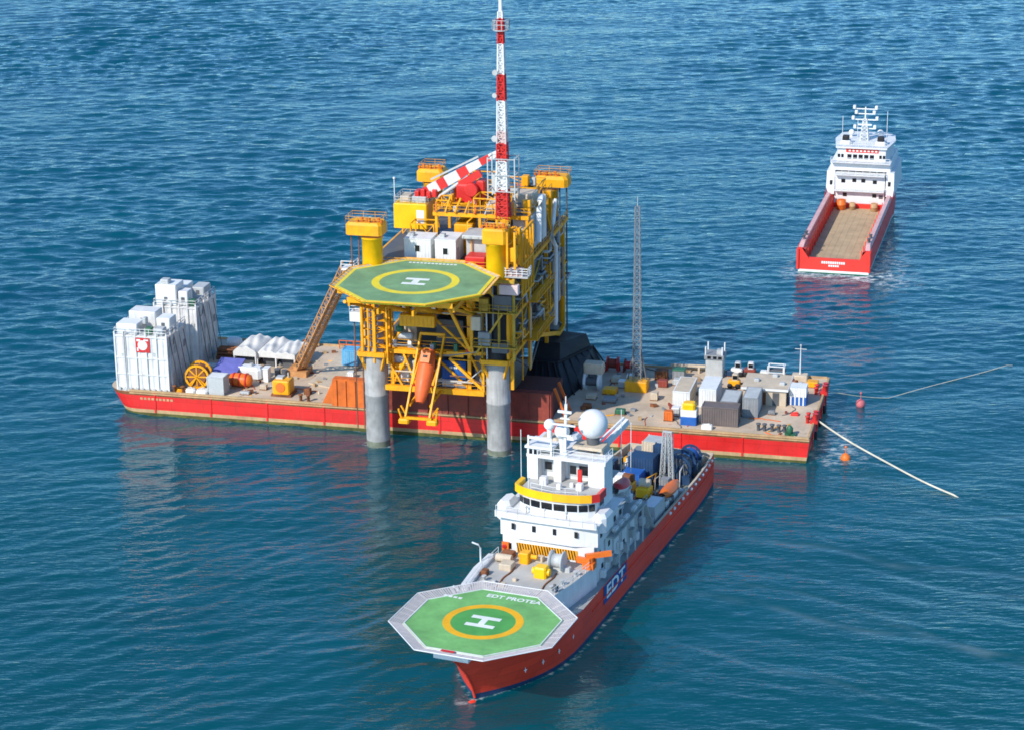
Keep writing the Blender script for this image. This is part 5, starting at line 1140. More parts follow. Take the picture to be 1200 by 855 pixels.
    b = MB(); b.prism([(23.2,y0-.2),(33.8,y0-.2),(33.8,y0+2.0),(36,y0+2.0),(36,y1+.3),(23.2,y1+.3),(22.9,3.5),(22.9,-3.5)], 12.41, 12.6, 0); part(t, 'bridge_deck', b, SHIPW)
    b = MB(); b.prism([(23.2,y0-.2),(23.5,y0-.2),(23.2,-3.5),(23.2,3.5),(23.5,y1+.3),(23.2,y1+.3),(22.9,3.5),(22.9,-3.5)], 12.61, 13.2, 0); part(t, 'bridge_bulwark', b, SHIPW)
    for (a,c) in ((5.4,7.2),(-7.1,-5.4)):
        b = MB(); b.cbox(25.2,28.8,a,c,11.2,13.5,.5); part(t, 'bridge_wing', b, SHIPW)
    for y in (4.2, 1.5, -1.2, -4.0):
        b = MB(); uo = 23.47; b.box(uo-.03,uo,y-.22,y+.22,10.9,11.7); w_ = part(t, 'window', b, GLASS)
    for y in (4.9, -5.2):
        b = MB(); b.box(23.96,23.985,y-.25,y+.25,8.0,8.8); part(t, 'window', b, GLASS)
    for y in (5.5, -5.8):
        b = MB(); b.box(23.75,23.985,y-.55,y+.35,7.7,8.9); part(t, 'lifebuoy_locker', b, ORANGE)
        b = MB(); b.lathe([(.16,-.04),(.3,-.04),(.3,.04),(.16,.04),(.16,-.04)], (23.7,y,8.35), 12, 0, 'X'); part(t, 'lifebuoy', b, RED)
    b = MB(); b.box(23.93,23.985,-4.0,3.9,7.75,9.0,0)
    for i in range(22):
        y = -3.9+i*.355; b.hexa(((23.925,y,7.76),(23.925,y+.16,7.76),(23.92,y+.16,7.76),(23.92,y,7.76)),((23.925,y+.28,8.98),(23.925,y+.44,8.98),(23.92,y+.44,8.98),(23.92,y+.28,8.98)),1)
    part(t, 'hazard_panel', b, [YEL, BLACK])
    for (u, z) in [(25.6,10.9),(28,10.9),(31,10.9),(33.4,10.9),(26,8.2),(29.5,8.2),(33,8.2),(37,8.2),(39.5,8.2),(27,6.2),(31,6.2),(35,6.2),(39,6.2)]:
        yb = y0+.4 if z < 9.7 else y0+(u-24.3)/17.7*.5; b = MB(); b.box(u-.35,u+.35,yb-.03,yb-.004,z-.35,z+.35); part(t, 'window', b, GLASS)
    b = MB(); b.box(28,40.4,y0-.9,y0+.4,9.5,9.7); b.rail([(28,y0-.85,9.7),(40.4,y0-.85,9.7)],1.0,.04); b.box(34.6,40.4,y0+.42,y0+2.1,9.705,9.75); b.box(31,34.4,y0-.5,y0+.35,12.405,12.5); part(t, 'side_walkway', b, SIDEDK)
    for u in (30,33,36,39):
        b = MB(); b.beam((u,y0-.8,4.8),(u,y0-.8,9.5),.16); part(t, 'walkway_post', b, LGREY)
    b = MB(); b.beam((40.4,y0-.4,9.6),(44.4,y0-.4,4),.7,.12); part(t, 'side_stair', b, LGREY)
    # wheelhouse: bowed front, raked windows, parapet going from yellow through orange to red
    def bow(r0, u_c=27.0, n=9, dv=0): 
        return [(u_c - 2.2*math.cos(R(a))*r0, -.5 - 5.1*math.sin(R(a))*r0+dv) for a in np.linspace(-74, 74, n)]
    fo = bow(1.0); 
    b = MB(); poly = [(p[0], p[1]) for p in fo] + [(33.5, fo[-1][1]+.2), (33.5, fo[0][1]-.2)]
    b.prism(poly, 12.61, 15.2, 0); wh = part(t, 'wheelhouse', b, SHIPW)
    fw = bow(1.015)
    for i in range(8):
        p, q = Vector((*fw[i],0)), Vector((*fw[i+1],0)); g = MB(); a, c = p.lerp(q,.07), p.lerp(q,.93); z0, z1 = 13.55, 14.45
        g.face([a+Vector((0,0,z0)), c+Vector((0,0,z0)), c+Vector((-.08,0,z1)), a+Vector((-.08,0,z1))][::-1]); part_sub(wh, 'window', g, GLASS)
    for s, yy in ((-1, fo[-1][1]), (1, fo[0][1])):
        for k in range(3):
            g = MB(); u = 28.2+k*1.75; ysd = yy+(.07 if s < 0 else -.07)*((u-26.4)/3.5)*1. ; g.box(u, u+1.4, yy+s*.03 if s>0 else yy-.05, yy+s*.05 if s>0 else yy-.02, 13.5, 14.5); part_sub(wh, 'window', g, GLASS)
    b = MB(); f0, f1 = bow(1.03), bow(1.13)
    cols = [0,0,0,0,1,1,1,2]      # yellow, yellow ... orange ... red, from starboard to port
    for i in range(8):
        a0, a1, c0, c1 = f0[i], f0[i+1], f1[i], f1[i+1]
        b.hexa(((*a0,14.7),(*c0,14.8),(*c1,14.8),(*a1,14.7)), ((*a0,15.75),(*c0,15.85),(*c1,15.85),(*a1,15.75)), cols[i])
    for s, i, m_ in ((1, 0, 0), (-1, -1, 2)):
        a, c = f0[i], f1[i]; b.hexa(((a[0],a[1],14.7),(c[0],c[1],14.8),(28.6,c[1],14.8),(28.6,a[1],14.7)), ((a[0],a[1],15.75),(c[0],c[1],15.85),(28.6,c[1],15.85),(28.6,a[1],15.75)), m_)
    part(t, 'bridge_parapet', b, [YELB, MARKO, RED])
    b = MB(); b.prism([(p[0],p[1]) for p in bow(.99)]+[(36,-5.2),(36,4.3)], 15.21, 15.3, 0); part(t, 'bridge_roof', b, SHIPDK)
    b = MB(); b.rail([(25.4,-3.5,15.3),(24.9,-.5,15.3),(25.4,2.6,15.3)],1.2,.04); b.tube((25.4,2.9,15.3),(25.4,2.9,18),.05,n=5); part(t, 'railing', b, SHIPW)
    # upper tower behind the wheelhouse
    b = MB()
    b.box(29.6,35.5,3.3,4.7,15.31,19.4); b.box(29.6,31.2,.2,1.2,15.31,18.2); b.box(29.4,32.4,-5.5,-3.4,13.0,18.2); b.box(31.2,35.5,-3.39,3.29,15.31,17.6); b.box(29.5,32.6,-5.6,-3.39,18.21,18.6); b.box(29.5,35.6,-3.38,4.75,18.21,18.6); b.box(29.3,33,1.3,4.9,19.41,19.7)
    tw = part(t, 'upper_tower', b, SHIPW)
    for (a,c,z0,z1) in ((1.4,3.1,15.9,17.4),(-3.1,-.1,15.7,17.5)):
        g = MB(); g.box(31.15,31.19,a,c,z0,z1); part_sub(tw, 'recess_panel', g, LGREY)
    for (a,c,z0,z1) in ((2.0,2.9,16.2,17.2),(-2.8,-1.6,16.0,17.2),(-1.2,-.4,16,17.1)):
        g = MB(); g.box(31.1,31.14,a,c,z0,z1); part_sub(tw, 'window', g, GLASS)
    for (y) in (3.6,4.2):
        g = MB(); g.box(29.56,29.59,y-.2,y+.2,18.5,19.2); part_sub(tw, 'window', g, GLASS)
    g = MB(); g.box(29.2,29.5,-2.6,-2.1,15.31,17.4); part_sub(tw, 'red_door', g, RED)
    g = MB(); g.rail([(29.6,-5.6,18.6),(29.6,4.6,18.6)],1.0,.04); g.rail([(29.6,-5.5,18.6),(32.5,-5.5,18.6)],1.0,.04); g.box(29.5,29.7,4.4,4.6,18.6,21); g.box(29.5,29.7,1.4,1.6,18.6,20.9); g.box(29.5,29.7,1.6,4.4,20.6,20.9); part_sub(tw, 'railing', g, SHIPW)
    for (u,y,s) in ((27.6,-3.2,.8),(28,1.6,.9),(27.2,-.6,.6),(28.4,-1.8,.5)):
        g = MB(); g.cbox(u,u+s,y,y+s,15.31,15.31+s*1.1,.08); part_sub(tw, 'roof_locker', g, SHIPW)
    # radomes
    def dome(u, y, z, r, zb):
        g = MB(); g.ball((u,y,z), r, 28, 16); d_ = part(t, 'radome', g, SHIPW); g = MB(); g.tube((u,y,zb),(u,y,z-r*.8),r*.35,r*.5,n=14); part_sub(d_, 'pedestal', g, DGREY if r > 1.5 else SHIPW)
    dome(33.0,-2.75,22.2,1.85,18.6); dome(32,2.6,21.8,.72,18.6); dome(31.2,.65,21.4,.95,18.6)
    b = MB(); b.beam((30.4,.0,18.6),(30.9,.0,25.2),.3); b.beam((30.4,-.9,24.3),(30.4,.9,24.3),.22,.3); b.beam((30.5,-.6,23.4),(30.5,.6,23.4),.15); b.tube((30.8,0,25.1),(30.8,0,26.2),.08,n=6)
    ms = part(t, 'main_mast', b, SHIPW)
    b = MB(); b.box(30.0,30.25,-.95,.95,21.2,21.45); b.box(30.0,30.2,-1.5,1.5,22.6,22.8); part_sub(ms, 'radar_scanner', b, SHIPW)
    b = MB(); b.box(31.5,34,-4.4,-.6,19.2,19.6); b.cbox(32,34,1.5,3.8,18.61,20,.2); b.beam((32.2,-4.2,18.6),(32.2,-4.2,19.2),.3); b.beam((33,-1,18.6),(33,-1,19.2),.3); part_sub(ms, 'equipment_platform', b, BEIGE)
    for (u,y,z) in ((29.6,5.5,21.6),(36,-5.4,23.4),(36.2,-6.6,21.8)):
        b = MB(); b.tube((u,y,13 if y>0 else 15.2),(u,y,z),.05,n=5); part(t, 'whip_aerial', b, SHIPW)
    # funnel, aft tier and deck crane
    b = MB(); b.cbox(36.6,40.3,-1.4,3.8,9.71,14.6,.25); part(t, 'aft_house', b, SHIPW)
    b = MB(); b.cbox(37.2,39.8,1.0,3.5,14.61,18.4,.4); fn = part(t, 'funnel', b, SHIPW); b = MB(); [b.tube((37.8+i*.7,2.3,18.4),(37.8+i*.7,2.3,19.4),.25,n=10) for i in range(3)]; part_sub(fn, 'exhaust_pipe', b, BLACK)
    b = MB(); b.lathe([(1,12.4),(1,16.6),(1.4,16.8),(1.4,17.3)], (36.2,-2.6,0), 16); cr = part(t, 'deck_crane', b, SHIPW)
    b = MB(); b.beam((36.2,-2.4,17.4),(42.6,-3.9,19.4),.55,.8); b.beam((36.6,-2.0,18.3),(42.4,-3.5,19.9),.25); part_sub(cr, 'boom', b, SHIPW)
    b = MB(); b.cbox(35.4,37,-3.6,-1.8,17.3,18.4,.2); part_sub(cr, 'cab', b, LGREY)
    # forward deck fittings
    b = MB(); b.cbox(17.8,19.3,-2.2,-.6,7.51,8.9,.2); b.tube((18.5,-2.5,8.2),(18.5,-.3,8.2),.45,n=14); part(t, 'capstan', b, YELB)
    b = MB(); b.lathe([(1.0,-.9),(1.25,-.85),(1.25,-.7),(.85,-.65),(.85,.65),(1.25,.7),(1.25,.85),(1.0,.9)], (21,-2.5,8.75), 20, 0, 'Y'); b.box(20.6,21.4,-3.5,-1.5,7.51,8.2); part(t, 'rope_drum', b, LGREY)
    b = MB(); b.cbox(18.6,20.2,2.6,4.2,7.51,8.3,.1); b.lathe([(.5,-1),(.5,1)],(20.9,4.4,8.1),14,0,'Y'); part(t, 'windlass', b, BEIGE)
    b = MB(); b.cbox(21.2,22.6,1.4,2.6,7.51,8.9,.1); b.tube((22,.5,8.3),(22,2.9,8.3),.3,n=12); part(t, 'windlass', b, YEL)
    b = MB(); b.cbox(16.2,17.2,4.8,5.6,7.51,8.2,.1); part(t, 'chain_stopper', b, RUST); b = MB(); b.cbox(20.8,23.4,3.8,5.4,7.51,8.2,.1); part(t, 'chain_locker', b, RUST)
    b = MB(); b.path([(19.5,6.9,7.6),(19.5,6.9,9.6),(19.5,7.2,10.0),(19.5,8.0,10.2)],.11,7); part(t, 'lamp_post', b, SHIPW)
    b = MB(); b.box(22.3,23.5,-6.6,-5.2,7.51,8.3); b.lathe([(.45,7.51),(.45,8.9)],(23,-6,0),12); dv_ = part(t, 'davit', b, ORANGE)
    b = MB(); b.beam((23,-5.4,8.9),(24.2,-8.3,9.3),.5,.6); b.beam((22.6,-6.2,8.5),(23.2,-4.2,8.3),.5,.7); part_sub(dv_, 'arm', b, ORANGE)
    b = MB(); b.box(14.6,14.8,-4.7,-4.4,7.6,8.6); b.lathe([(.2,-.05),(.38,-.05),(.38,.05),(.2,.05),(.2,-.05)],(14.7,-4.85,8.1),12,0,'Y'); part(t, 'lifebuoy', b, DGREY)
    for (u,y) in ((15,-4),(17,-4.6),(20,-5.2),(13.5,3.8),(15,4.6)):
        b = MB(); b.lathe([(.2,0),(.2,.5),(.3,.55),(.3,.7)],(u,y,7.51),9); part(t, 'bollard', b, LGREY)
    # lattice A-frame on the aft deck
    b = MB(); b.lattice((60.2,-4.3,3.8),(60.8,-3.8,11.6),.6,.5,9,.07,.035); b.lattice((60.2,-2.9,3.8),(60.8,-3.1,11.6),.6,.5,9,.07,.035); b.beam((60.8,-4.1,11.6),(60.8,-2.8,11.6),.3); part(t, 'lattice_frame', b, LGREY)
    b = MB(); b.cbox(69,71.4,1.5,4.5,3.76,5.0,.1); b.lathe([(.9,-1),(.9,1)],(70.2,.8,4.9),16,0,'Y'); part(t, 'stern_winch', b, MGREY)
    # side clutter: life rafts, vents, pipes
    for k, u in enumerate((29.5,31.5,33.5,36.5,38.5)):
        b = MB(); b.lathe([(.2,-.6),(.36,-.5),(.36,.5),(.2,.6)],(u,-6.95,10.2),12,0,'X'); part(t, 'life_raft', b, SHIPW)
    for k in range(9):
        u = 26+k*2.1; b = MB(); b.cbox(u,u+.7+.3*(k%3),-6.5-.28,-6.12,5.0+1.2*(k%2),6.0+1.2*(k%2),.06); part(t, 'side_locker', b, (SHIPW,LGREY,SIDEDK)[k%3])
    for k in range(6):
        u = 24.6+k*3.1; b = MB(); b.tube((u,-6.2,5),(u,-6.2,9.5),.07,n=6); part(t, 'drain_pipe', b, LGREY)
    for k, (u,y,z,h_) in enumerate(((33.6,-4.6,12.6,1.6),(34.4,-2.8,12.6,2.4),(35.2,-3.9,12.6,1.1),(35.4,-5.6,9.76,1.4),(39.2,-5.6,9.76,1.0),(41.4,-2,3.8,4.2),(42.4,1,3.8,3.6),(42.2,-4.6,3.8,3.2))):
        b = MB(); b.cbox(u,u+.9,y,y+.8,z,z+h_,.1); b.tube((u+.45,y+.4,z+h_),(u+.45,y+.4,z+h_+.5),.2,n=8); part(t, 'vent', b, (SHIPW,LGREY)[k%2])
    for k, y in enumerate((-2.2,.6,3.0)):
        b = MB(); b.tube((24.9,y,12.6),(24.9,y,13.3),.09,n=6); b.ball((24.9,y,13.45),.18,8,6); part(t, 'search_light', b, LGREY)
    b = MB(); b.rail([(23.1,-6.5,12.6),(22.9,-3.4,12.6),(22.9,3.4,12.6),(23.1,6.3,12.6)],1.35,.035,bars=(1.,)); part(t, 'front_railing', b, SHIPW)
    for (u,y,s_) in ((13.8,1.5,.7),(16,.9,.5),(12.8,-2,.6),(20.6,-4.2,.8),(22.4,.0,.9),(14.6,3.0,.5)):
        b = MB(); b.cbox(u,u+s_,y,y+s_,7.51,7.51+s_*.7,.06); part(t, 'deck_hatch', b, (SHIPW,BEIGE,LGREY)[int(u)%3])
    for y in (2.6,-2.8):
        b = MB(); b.path([(10.9+k*.7, y+.12*math.sin(k), 7.55) for k in range(14)],.12,6); part(t, 'anchor_chain', b, RUST)
    return t
GREENPD = GREEND; PALER = paint('pale_red_rail', (.70,.42,.40), .6, .08, .1, 0)
survey_ship()
# loose equipment on the survey ship's decks
AZ = 3.77
def sbox(name, label, cat, u0, u1, v0, v1, h, mat, z=AZ, group=None, lid=None):
    t = thing(name, label, cat, PROT, ((u0+u1)/2, (v0+v1)/2, z), group)
    b = MB(); b.corr(u0,u1,v0,v1,z+.1,z+h,0,.4,.05); part(t, 'shell', b, mat)
    for a in (u0-.03,u1-.13):
        for c in (v0-.03,v1-.13): b = MB(); b.box(a,a+.16,c,c+.16,z,z+h+.04); part(t, 'corner_post', b, mat)
    if lid: b = MB(); b.box(u0+.14,u1-.14,v0+.14,v1-.14,z+h-.045,z+h-.02); part(t, 'roof', b, lid)
    return t
GS = 'containers on the survey ship\'s aft deck'
sbox('ship_container', 'navy blue container amid the survey ship\'s aft deck, left of the lattice frame', 'container', 58.8,61.6,-2.0,1.5,4.4,NAVY,group=GS)
sbox('ship_container', 'mid blue container just in front of the navy one', 'container', 55.4,58,-1.2,1.4,3.2,BLUE,group=GS)
sbox('ship_container', 'beige container farthest aft, pale roof showing behind the lattice frame', 'container', 65,68,-1.8,1.6,4.4,BEIGE,group=GS,lid=LGREY)
sbox('ship_container', 'grey container at the ship\'s port side aft of the white superstructure', 'container', 46.0,50.0,-6.6,-4.75,2.9,LGREY,group=GS,lid=SHIPW)
t = reel(PROT, 'big navy blue cable reel on the survey ship\'s aft deck', (63.6, -4.4), 1.8, 2.2, NAVY, DGREY, R(90), 'cable_reel', AZ)
t = reel(PROT, 'second navy cable reel right behind the big one', (68.2, -4.2), 1.4, 2.0, NAVY, BLUE, R(90), 'cable_reel', AZ)
def engine(label, u, v, z, m, m2):
    t = thing('deck_machine', label, 'machine', PROT, (u, v, z))
    b = MB(); b.cbox(u-1.1,u+1.1,v-.9,v+.9,z+.25,z+1.5,.2); part(t, 'housing', b, m)
    b = MB(); b.lathe([(.2,-.8),(.62,-.7),(.62,.7),(.2,.8)],(u+.2,v,z+1.9),14,0,'Y'); part(t, 'drum', b, m2)
    b = MB(); b.box(u-1.3,u+1.3,v-1,v-.7,z,z+.25); b.box(u-1.3,u+1.3,v+.7,v+1,z,z+.25); part(t, 'skid', b, RUST)
b = MB(); b.box(44.52,53.2,-4.6,3.5,3.77,5.9); single('equipment_house', 'low grey deckhouse under the amber machines behind the superstructure', 'deckhouse', PROT, (48,0,3.77), b, MGREY)
engine('yellow-amber machine with rusty drum on the grey deckhouse', 51.9, -.9, 5.92, YEL, RUST)
engine('orange-amber machine nearer the port side, right of the yellow one', 50.9, -3.5, 5.92, MARKO, BEIGE)
engine('maroon winch on the deckhouse close behind the white superstructure', 46.2, -2.6, 5.92, MAROON, DGREY)
sbox('ship_locker', 'light blue locker in front of the blue container', 'locker', 53.6,54.9,-1.6,-.2,2.6,LBLUE)
sbox('ship_locker', 'white locker beside the light blue one', 'locker', 53.6,54.9,.6,1.8,3.6,WHITE)
sbox('ship_locker', 'yellow-green locker behind the white one', 'locker', 56.8,57.8,3.4,4.6,3.8,paint('lime_paint',(.45,.52,.12),.5,.1,.05,.1))
sbox('ship_locker', 'dark grey locker at the starboard edge', 'locker', 62.6,64,4,5.4,2.2,DGREY)
def boat(label, c, L, w_, m, m2, cover=True):
    t = thing('rescue_boat', label, 'rescue boat', PROT, c, 'rescue boats on the survey ship')
    b = MB(); rows = []; n = 13
    for k in range(13):
        s = k/12; f = max(.08, math.sin(math.pi*(.10+.84*s))**.6); zf = .35*(1-s)**3
        rows.append([(c[0]+(s-.5)*L, c[1]+w_/2*f*math.cos(a), c[2]+.75+zf+(.75 if math.sin(a)<0 else .08)*math.sin(a)*(.6+.4*f)) for a in np.linspace(math.pi, 2*math.pi, n)])
    b.grid(rows, 0, True); part(t, 'hull', b, m)
    b = MB(); rows2 = []
    for r in rows: 
        y0_, y1_ = r[0][1], r[-1][1]; x, z = r[0][0], r[0][2]
        rows2.append([(x, y0_+(y1_-y0_)*q, z+.62*math.sin(math.pi*q)**.7*(1 if .15 < (x-c[0]+L/2)/L < .85 else .4)) for q in np.linspace(0,1,9)])
    b.grid(rows2, 0, True); part(t, 'canopy', b, m2)
    for s in (-.3,.3):
        b = MB(); b.box(c[0]+s*L-.1,c[0]+s*L+.1,c[1]-w_*.45,c[1]+w_*.45,c[2],c[2]+.35); part(t, 'cradle', b, LGREY)
boat('bright orange rescue boat along the port rail beside the aft deck', (53.6,-6.1,5.6), 6.4, 1.9, ORANGE, ORANGE)
b = MB(); b.box(51,56.2,-6.5,-5.6,3.77,5.55); single('boat_stand', 'white stand carrying the orange rescue boat', 'stand', PROT, (53.6,-6.1,3.77), b, WHITE)
b = MB(); [b.box(u-.15,u+.15,-5.4,-3.8,9.77,11.55) for u in (36.9,39.5)]; b.box(36.7,39.7,-5.0,-4.2,11.35,11.5); single('boat_stand', 'white stand under the red rescue boat on the superstructure', 'stand', PROT, (38.2,-4.6,9.77), b, SHIPW)
boat('red rescue boat with pale lower hull high on the superstructure\'s port side', (38.2,-4.6,11.6), 4.6, 2.2, WHITE, RED)

for (lab, u0, u1, v0, v1, h, m) in (('small white locker at the starboard side of the navy container',62.4,63.6,1.8,3,2.6,WHITE),('dark blue locker behind the lattice frame',62,63.2,-2.2,-1,5.2,NAVY),('blue-grey locker at the foot of the lattice frame',57.6,59.0,-4.6,-3.4,2.2,MGREY),('small orange locker beside the rescue boat',56.6,57.6,-5.6,-4.6,1.5,ORANGE),('beige locker far aft by the port bulwark',69.4,70.6,-5.8,-4.9,1.4,BEIGE),('pale locker between the deckhouse and the mid blue container',54.6,55.3,1.6,3.0,3.0,LGREY),('navy locker on the starboard edge of the aft deck',59,60.6,3.6,5.2,3.2,NAVY)):
    sbox('ship_locker', lab, 'locker', u0, u1, v0, v1, h, m)
r6 = random.Random(17); b = MB()
for i in range(130):
    u = r6.uniform(45,70.8); v = r6.uniform(-6,5.4) if u > 53.5 else r6.uniform(-6.3,-4.9); s_ = r6.uniform(.3,1.1)
    b.rbox((u, v, AZ), s_, s_*r6.uniform(.5,1.6), r6.uniform(.3,1.9), r6.uniform(-.3,.3), r6.randrange(8))
for i in range(26):
    u = r6.uniform(54,68.5); v = r6.uniform(-5.6,4); z = AZ+r6.uniform(.6,3); b.path([(u,v,AZ),(u,v,z),(u+r6.uniform(.5,2.5),v+r6.uniform(-1,1),z),(u+2.5,v,AZ)],r6.uniform(.05,.12),6,r6.randrange(8))
o = mesh_obj('loose_deck_gear', b, [NAVY, MGREY, LGREY, RUSTO, SHIPW, BLUE, DGREY, YEL], None, (0,0,0)); o.location = PROT.w((0,0,0)); o.rotation_euler = (0,0,PROT.a); o['kind'] = 'stuff'; o['label'] = 'tangle of small loose gear covering the survey ship\'s aft deck'
# ------------------------------------------------------------------ the red supply vessel behind
def supply_vessel():
    t = thing('supply_vessel', 'red offshore supply vessel with empty wooden cargo deck, white bridge facing away at upper right', 'ship', SUP, (30, 0, 0))
    LEN = 66
    def half(u, z):
        k = max(0, (u-44)/(LEN-44-(3 if z < 1 else 0))); k = min(1, k); return max(.06, 6.75*(1-k**(2.0+.12*z)) - .25*max(0, (3-z)/3)*(u < 44) - (.0 if z > 0 else .25))
    top = lambda u: 4.6 if u < 38 else (4.6+2.6*min(1,(u-38)/6) if u < 48 else 7.2+1.0*(u-48)/18)
    us = [0,1,4,10,18,26,34,38,40,42,44,48,52,56,59,62,64,65.4,66]
    h = MB(); zs = [-1.5, .12, .55, 1.2, 2.8, 99]
    for sg in (-1, 1):
        rows = [[(u, sg*half(u, min(z, top(u))), min(z, top(u))) for u in us] for z in zs]
        if sg > 0: rows = rows[::-1]; h.grid(rows, 0, True, False, lambda i, j: (0,0,0,1,2)[i])
        else: h.grid(rows, 0, True, False, lambda i, j: (2,1,0,0,0)[i])
    hl = part(t, 'hull', h, [SUPR, WHITE, GREENB])
    # transom with a lowered middle
    b = MB(); P = lambda y, z: (0, y, z)
    y1 = half(0,1); b.face([P(-half(0,.12),-1),P(half(0,.12),-1),P(half(0,.12),.12),P(-half(0,.12),.12)],2); b.face([P(-half(0,.12),.12),P(half(0,.12),.12),P(half(0,.55),.55),P(-half(0,.55),.55)],1)
    b.face([P(-half(0,.55),.55),P(half(0,.55),.55),P(half(0,2.5),2.5),P(-half(0,2.5),2.5)],0)
    for s in (-1,1): b.face([P(s*half(0,2.5),2.5),P(s*half(0,4.6),4.6),P(s*5.9,4.6),P(s*4.7,2.9),P(s*4.6,2.5)],0); b.hexa((( .0,s*4.6,2.5),(.5,s*4.6,2.5),(.5,s*6.4,2.5),(.0,s*6.4,2.5)),((.003,s*5.9,4.58),(.5,s*5.9,4.58),(.5,s*6.5,4.58),(.003,s*6.5,4.58)),0)
    b.box(.005,.5,-4.6,4.6,1.9,2.85,0); b.tube((.0,y1,.6),(.0,y1,4.4),.3,n=8); b.tube((.0,-y1,.6),(.0,-y1,4.4),.3,n=8)
    part(t, 'transom', b, [SUPR, WHITE, GREENB])
    b = MB()
    for i in range(11): b.box(-.03,-.004,-2.1+i*.4,-2.1+i*.4+.3,1.85,2.3)
    for i in range(5): b.box(-.03,-.004,-1.0+i*.4,-1.0+i*.4+.3,1.3,1.65)
    part(t, 'stern_lettering', b, MARKW)
    d = MB(); d.face([(.5,-5.3,2.0),(42,-5.3,2.0),(42,5.3,2.0),(.5,5.3,2.0)]); part(t, 'cargo_deck', d, WOOD)
    b = MB()
    for v in np.arange(-4.8,4.9,1.2): b.box(.6,41.5,v-.03,v+.03,2.003,2.03)
    part(t, 'deck_runners', b, WOOD)
    for s in (-1, 1):
        b = MB(); inn = 5.0
        b.grid([[(u, s*inn, 1.95) for u in us[:10]], [(u, s*(inn+.25), 4.3) for u in us[:10]], [(u, s*(inn+.7), 4.6) for u in us[:10]], [(u, s*(half(u, 4.6)+.02), 4.62) for u in us[:10]]], 0, False)
        bw = part(t, 'bulwark', b, SUPR)
        b = MB(); b.hexa(((.4,s*6.15-.45,4.63),(40,s*6.15-.45,4.63),(40,s*6.15+.45,4.63),(.4,s*6.15+.45,4.63)),((2.4,s*6.0-.38,5.35),(39.6,s*6.0-.38,5.35),(39.6,s*6.0+.38,5.35),(2.4,s*6.0+.38,5.35))); part_sub(bw, 'cap_rail', b, PALER)
        for i in range(12):
            b = MB(); b.box(1.5+i*3.3,1.75+i*3.3,min(s*4.85,s*5.0),max(s*4.85,s*5.0),2.0,4.2); part_sub(bw, 'stiffener', b, SUPR)
        for u in (3.5, 6.5):
            b = MB(); b.lathe([(.25,0),(.25,.6),(.35,.65),(.35,.8)],(u,s*6.0,5.36),10); part(t, 'bollard', b, DGREY)
    # stern wash grating of the forecastle
    d = MB(); fu = [41.5,44,48,52,56,59,62,64,65.4]; d.grid([[(u,-half(u,6)+.1,top(u)-.15) for u in fu],[(u,half(u,6)-.1,top(u)-.15) for u in fu]],0,False); part(t, 'forecastle_deck', d, LGREY)
    # houses
    b = MB(); b.box(41.6,58,-4.9,5.1,2.01,9.0); lo = part(t, 'lower_house', b, SHIPW)
    for s in (-1,1):
        b = MB(); b.hexa(((41.0,s*5.12,4.7),(60,s*5.12,4.7),(58,s*6.8,4.7),(41.0,s*6.8,4.7)),((41.6,s*5.12,9.4),(58,s*5.12,9.4),(56,s*6.7,9.4),(41.6,s*6.7,9.4))); part(t, 'side_house', b, SHIPW)
    b = MB(); b.cbox(42.4,57,-5.9,6.1,9.41,11.2,.15); part(t, 'middle_house', b, SHIPW)
    b = MB(); b.prism([(43.0,-4.7),(50,-5.6),(55,-5.0),(56.5,-3),(56.5,3.2),(55,5.2),(50,5.8),(43,4.9)],11.21,13.9,0); wh = part(t, 'wheelhouse', b, SHIPW)
    b = MB(); b.prism([(42.4,-5.0),(50,-6),(55.5,-5.3),(57,-3),(57,3.2),(55.5,5.5),(50,6.2),(42.4,5.2)],13.91,14.2,0); part_sub(wh, 'roof', b, SHIPW)
    for i in range(5):
        g = MB(); y = 2.5-i*1.12; g.box(42.96,42.99,y-.42,y+.42,11.7,12.6); part_sub(wh, 'window', g, GLASS)
    g = MB(); g.box(42.93,42.99,-3.3,3.2,13.0,13.75); pb = part_sub(wh, 'red_band', g, SUPR)
    g = MB(); [g.box(42.9,42.925,-3.0+i*.75,-2.6+i*.75,13.2,13.5) for i in range(8)]; part_sub(wh, 'band_lettering', g, MARKW)
    for y in (3.9,-3.7,4.6,-4.4):
        g = MB(); g.box(42.96,42.99,y-.25,y+.25,11.9,12.6); part_sub(wh, 'window', g, GLASS)
    for (y,z) in ((3.4,7.4),(1.2,7.6),(-.6,7.6),(-2.9,7.4),(3.0,4.6),(-2.9,4.6),(-4.2,4.4)):
        g = MB(); g.box(41.55,41.59,y-.4,y+.4,z-.35,z+.4); part_sub(lo, 'window', g, GLASS if z > 5 or abs(y)<4 else DGREY)
    for (y,z) in ((5.8,7.0),(-5.8,7.2),(-6.1,5.6)):
        g = MB(); g.box(41.2,41.3,y-.25,y+.25,z-.4,z+.5); part_sub(lo, 'window', g, GLASS)
    b = MB()
    for z in (5.7, 8.95): b.box(40.2,41.58,-4.9,5.1,z-.12,z); b.rail([(40.25,-4.8,z),(40.25,5.0,z)],1.0,.05,step=1.4)
    b.box(41.0,42.9,-5.9,6.1,11.2,11.3); b.rail([(41.1,-5.8,11.3),(41.1,6,11.3)],1.0,.05,step=1.4); b.rail([(42.5,-5,14.2),(42.5,5,14.2)],1.0,.05,step=1.4); part(t, 'balcony', b, SHIPW)
    for y in (3.6,-3.4):
        b = MB(); b.cbox(44.6,46.6,y-1.0,y+1.0,14.21,15.0,.2); fn = part(t, 'funnel', b, SHIPW); g = MB(); g.cbox(44.7,46.2,y-.65,y+.65,15.0,15.9,.15); part_sub(fn, 'exhaust_top', g, BLACK)
